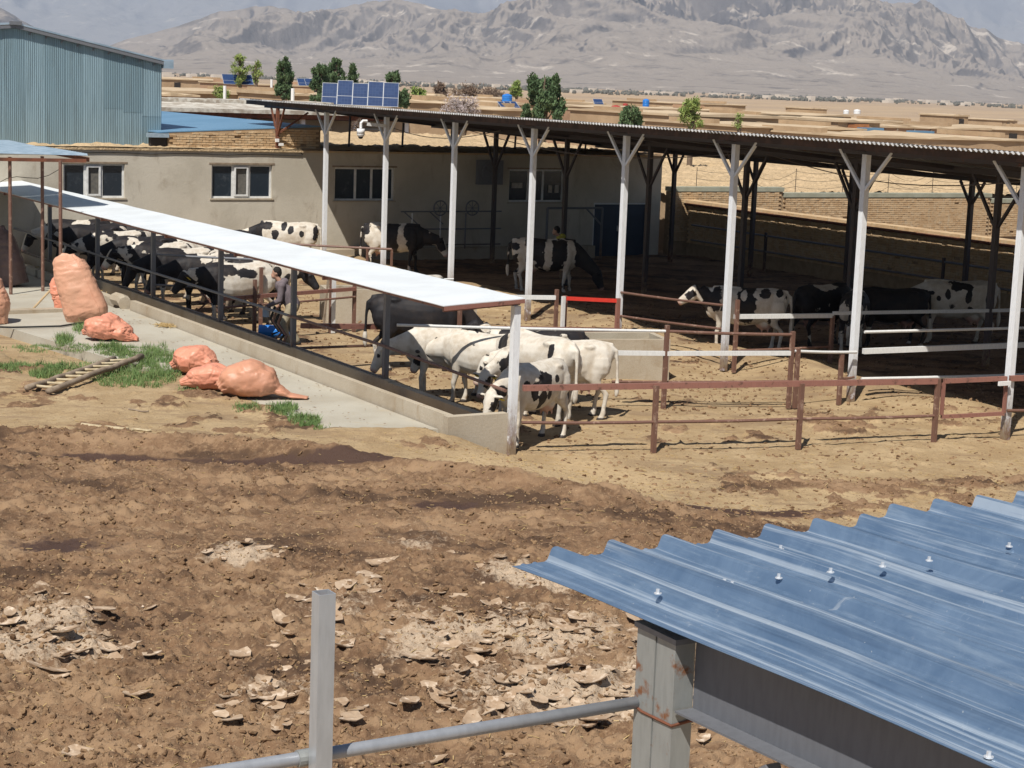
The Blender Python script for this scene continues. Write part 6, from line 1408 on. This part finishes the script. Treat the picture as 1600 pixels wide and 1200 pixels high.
def panel(label, px, py, Z, w, h, tilt, group='solar panels on the far roofs', rz=-_yaw * .35):
    q = D(px, py, Z); t = bpy.data.objects.new('solar_panel', None); COL.objects.link(t); t.location = q; t.rotation_euler = (math.radians(tilt), 0, rz); t['label'] = label; t['category'] = 'solar panel'; t['group'] = group; ORG[t.name] = (0, 0, 0)
    e = .018
    f = MB(); f.bb((-w / 2, 0, -.02), (w / 2, e, .02)); f.bb((-w / 2, h - e, -.02), (w / 2, h, .02)); f.bb((-w / 2, e, -.02), (-w / 2 + e, h - e, .02)); f.bb((w / 2 - e, e, -.02), (w / 2, h - e, .02)); f.bb((-w / 2 + e, h * .36, -.02), (w / 2 - e, h * .36 + e, .02)); f.build('frame', m_pframe, t)
    MB().bb((-w / 2 + e, e, -.01), (w / 2 - e, h * .36, .012)).build('cell_panel', m_panel, t); MB().bb((-w / 2 + e, h * .36 + e, -.01), (w / 2 - e, h - e, .012)).build('cell_panel', m_panel, t)
    for s in (-1, 1):
        ca = math.cos(math.radians(tilt)); sa = math.sin(math.radians(tilt)); dz = h * .9 * sa
        MB().beam((s * w * .4, h * .9, -.02), (s * w * .4, h * .9 - dz * sa, -dz * ca), .03, .03).build('leg', m_alu, t)
for k, (px, yb, w, h, lb) in enumerate(((514, 163, .79, 1.24, 'leftmost and lowest of the five solar panels above the shed roof'), (538, 163, .80, 1.38, 'second solar panel from the left, standing taller than its neighbours'), (562, 164, .80, 1.26, 'third solar panel, the short middle one of five'), (586, 165, .80, 1.38, 'fourth solar panel from the left above the shed roof'), (610, 166, .80, 1.36, 'rightmost of the five solar panels above the shed roof'))):
    panel(lb, px, yb + 1, 97, w, h, 66, 'five solar panels above the shed roof', -_yaw * .5 - .25)
sp_ = mudhouse('flat roofed mud building carrying the five solar panels', 490, 645, 164, 96, 8, m_mudwall)
panel('left small tilted solar panel far behind the conifers', 476, 134, 170, 1.1, 1.1, 35); panel('right small tilted solar panel far behind the conifers', 486, 134, 170, .9, 1.1, 35)
panel('dark panel leaning beneath the bare willow', 373, 132, 160, 2.6, 1.3, 40)
for k in range(3): panel(('left', 'middle', 'right')[k] + ' panel of the flat array below the first blue tank', 790 + 10 * k, 171, 124, .42, 1.3, 22)
panel('small dark panel on the pale roofed house', 936, 163, 205, 1.1, .8, 45)

# ------------------------------------------------------------------ trees
def leafmat(name, c1, c2, c3):
    N = NT(name); v = N.coord(True); col = N.mix(N.ramp(N.noise(v, 1.7, 3), .35, .65), c1, c2); col = N.mix(N.ramp(N.noise(v, 9, 2), .5, .7), col, c3); return N.done(col, .85, 0, .2)
m_pine = leafmat('pine_needles', (.065, .11, .05), (.105, .16, .07), (.14, .19, .10)); m_will = leafmat('spring_leaves', (.22, .30, .08), (.32, .38, .12), (.18, .26, .08)); m_blos = leafmat('pale_blossom', (.50, .44, .42), (.58, .50, .49), (.3, .24, .22)); m_bare = leafmat('bare_twigs', (.17, .12, .09), (.24, .17, .12), (.13, .09, .07))
m_trunk = simple('bark', (.12, .085, .06), (.18, .13, .09), 3, .95, 0, .5, 20)
leaf_t = (np.array([(-.5, 0, 0), (.5, 0, 0), (.28, .1, .9), (-.28, .1, .9), (0, .5, .5)], float), np.array([(0, 1, 2), (0, 2, 3), (0, 4, 3)]))
def tree(label, px, ytop, ybase, Z, width, kind, name, mat, seed, cnt=2600, ls=.16, group='trees beyond the farm'):
    top = D(px, ytop, Z); base = D(px, ybase, Z); x, y = base[0], base[1]; z0 = -.1; zt = top[2]; zb = base[2]; t = thing(name, label, 'tree', (x, y, z0), group); r = random.Random(seed); rg = np.random.default_rng(seed)
    h = zt - zb; R = width / 2 * Z / 2906
    tr_ = MB(); tr_.tube([(x, y, z0), (x + .1, y, zb + h * .3), (x, y + .05, zb + h * .7), (x, y, zt - h * .05)], [.16, .12, .07, .02], 7)
    tips = []
    nb = {'column': 46, 'pine': 34, 'bush': 30, 'willow': 22, 'bare': 34}[kind]
    for k in range(nb):
        f = r.random(); a = r.uniform(0, 6.28)
        if kind == 'column': zz_ = zb + h * (.03 + .95 * f); rad = R * (1.05 * math.sin(min(1, (1 - f) * 1.6 + .12) * 1.5)) * r.uniform(.45, 1)
        elif kind == 'pine': zz_ = zb + h * (.05 + .83 * f); rad = R * (1 - f * .38) * r.uniform(.45, 1.05)
        elif kind == 'bush': zz_ = zb + h * (.1 + .8 * f); rad = R * math.sqrt(max(0, 1 - (f * 1.1 - .35) ** 2)) * r.uniform(.2, 1)
        else: zz_ = zb + h * (.25 + .7 * f); rad = R * math.sqrt(max(.05, 1 - (f * 1.6 - .7) ** 2)) * r.uniform(.15, 1)
        tip = (x + rad * math.cos(a), y + rad * math.sin(a), zz_); tips.append(tip)
        tr_.tube([(x, y, max(z0 + .3, zz_ - rad * .8 - h * .08)), ((x + tip[0]) / 2, (y + tip[1]) / 2, zz_ - rad * .25), tip], [.04, .028, .012], 4, False)
    tr_.build('trunk', m_trunk, t)
    C_ = np.array(tips); per = cnt // nb; P_ = []; cr = {'column': .26, 'pine': .28, 'bush': .30, 'willow': .36, 'bare': .33}[kind] * max(R, .55)
    for c in C_:
        q = rg.normal(0, 1, (per, 3)); q /= np.linalg.norm(q, axis=1)[:, None]; q = q * (rg.random(per) ** .5)[:, None] * cr * r.uniform(.6, 1.25); q[:, 2] *= 1.7 if kind in ('column', 'pine') else 1.1; P_.append(c + q)
    P_ = np.concatenate(P_); n = len(P_); s = ls * rg.uniform(.6, 1.3, n)
    vs = leaf_t[0][None] * np.stack([s * (.28 if kind in ('bare', 'willow') else .5), s * .5, s * 1.2], -1)[:, None, :]; vs = np.einsum('nij,nkj->nki', rots(n, .6 if kind in ('column', 'pine') else 1.3), vs) + P_[:, None, :] - np.array([x, y, z0])
    fs = (leaf_t[1][None] + (np.arange(n) * 5)[:, None, None]).reshape(-1, 3); me = bpy.data.meshes.new('crown'); me.from_pydata(vs.reshape(-1, 3).tolist(), [], fs.tolist()); me.materials.append(mat); o = bpy.data.objects.new('crown', me); COL.objects.link(o); o.parent = t
tree('dark columnar conifer left of the shed roof end', 443, 90, 156, 112, 27, 'column', 'conifer', m_pine, 1, 5200, .15)
tree('conifer directly left of the tall one behind the solar panels', 499, 102, 160, 116, 34, 'pine', 'conifer', m_pine, 2, 3600); tree('tallest conifer behind the solar panels', 524, 94, 160, 118, 30, 'column', 'conifer', m_pine, 3, 3800); tree('slim small conifer right of the tallest one', 550, 104, 155, 122, 15, 'column', 'conifer', m_pine, 4, 1800)
tree('round topped conifer at the right end of the solar panels', 613, 112, 165, 114, 28, 'pine', 'conifer', m_pine, 5, 3000); tree('big bushy pine rising behind the shed roof', 849, 116, 195, 92, 62, 'pine', 'pine_tree', m_pine, 6, 12000, .15); tree('low pine tip showing over the shed roof by the blue tank', 985, 165, 205, 84, 34, 'pine', 'pine_tree', m_pine, 7, 3200, .13)
tree('bare willow with thin yellow green leaves right of the barn', 374, 86, 145, 160, 30, 'willow', 'willow_tree', m_will, 8, 1500, .20); tree('second smaller thin leaved willow', 399, 96, 145, 165, 26, 'willow', 'willow_tree', m_will, 9, 900, .20)
tree('yellow green leafy bush over the right half of the shed roof', 1078, 156, 215, 86, 42, 'willow', 'leafy_bush', m_will, 10, 1900, .14); tree('small bright green tree by the first blue tank', 806, 128, 156, 185, 18, 'willow', 'green_tree', m_will, 11, 1100, .26); tree('olive green bush right of the solar panels', 655, 138, 165, 130, 30, 'bush', 'green_bush', m_will, 12, 1500, .18)
tree('pale pink blossoming tree behind the shed roof', 722, 155, 185, 90, 66, 'bare', 'blossom_tree', m_blos, 13, 2000, .10); tree('brown bare shrub next to the olive bush', 689, 130, 158, 190, 26, 'bare', 'bare_shrub', m_bare, 14, 1500, .22); tree('wide thicket of bare twigs left of the first tank', 735, 138, 162, 210, 60, 'bare', 'bare_shrub', m_bare, 15, 2200, .24)
tree('second bare thicket beside the first water tank', 770, 140, 160, 230, 40, 'bare', 'bare_shrub', m_bare, 16, 1500, .24); tree('green shrub on the roofs under the bare willow', 345, 138, 158, 115, 30, 'willow', 'green_bush', m_will, 17, 900, .14); tree('dark low bush at the panel end', 632, 142, 165, 118, 16, 'pine', 'conifer', m_pine, 18, 1100, .14)
tree('twiggy vine on the verandah front', 560, 185, 215, 76, 20, 'bare', 'bare_vine', m_bare, 19, 300, .10); tree('sparse green bush low over the roof at right', 1153, 178, 205, 100, 12, 'willow', 'green_bush', m_will, 20, 260, .12)

# distant belts of trees and scattered pale houses across the valley
n = 5200; b = np.concatenate([RNG.normal(1350, 50, 800), RNG.normal(1750, 110, 1200), RNG.normal(2300, 200, 1400), RNG.uniform(1100, 3300, 1800)]); a = RNG.uniform(-.30, .36, n) * b
keep = fbm(np.stack([a / 60, b / 120], -1), 3, 99) > .54; a, b = a[keep], b[keep]; n = len(a); x = r0[0] * a + fw0[0] * b; y = r0[1] * a + fw0[1] * b
s = RNG.uniform(.5, 1.9, n); zb_ = 0 * b
m_far = leafmat('far_trees', (.13, .12, .10), (.09, .10, .08), (.17, .14, .12))
scatter('far_tree_belt', lumps, np.stack([x, y, zb_ + s * .5], -1), np.stack([s * RNG.uniform(.8, 1.8, n), s, s * RNG.uniform(.8, 1.2, n)], -1), rots(n, .1), m_far)
m_farwall = simple('far_pale_wall', (.62, .56, .48), (.5, .43, .35), .1, .9)
hm_ = None
for k in range(70):
    b = random.choice((random.gauss(1450, 120), random.gauss(1900, 250), random.uniform(1200, 3100))); a = random.uniform(-.29, .33) * b; w = random.uniform(4, 11); h = random.uniform(2, 3.6)
    t = thing('distant_house', 'tiny pale flat roofed house on the valley floor below the mountains', 'house', (r0[0] * a + fw0[0] * b, r0[1] * a + fw0[1] * b, 0), 'tiny houses scattered across the valley')
    if hm_ is None: hm_ = MB().box((0, 0, .5), (1, 1, 1)).build('wall', m_farwall); ob = hm_
    else: ob = hm_.copy(); COL.objects.link(ob)
    ob.parent = t; ob.scale = (w, random.uniform(5, 9), h)
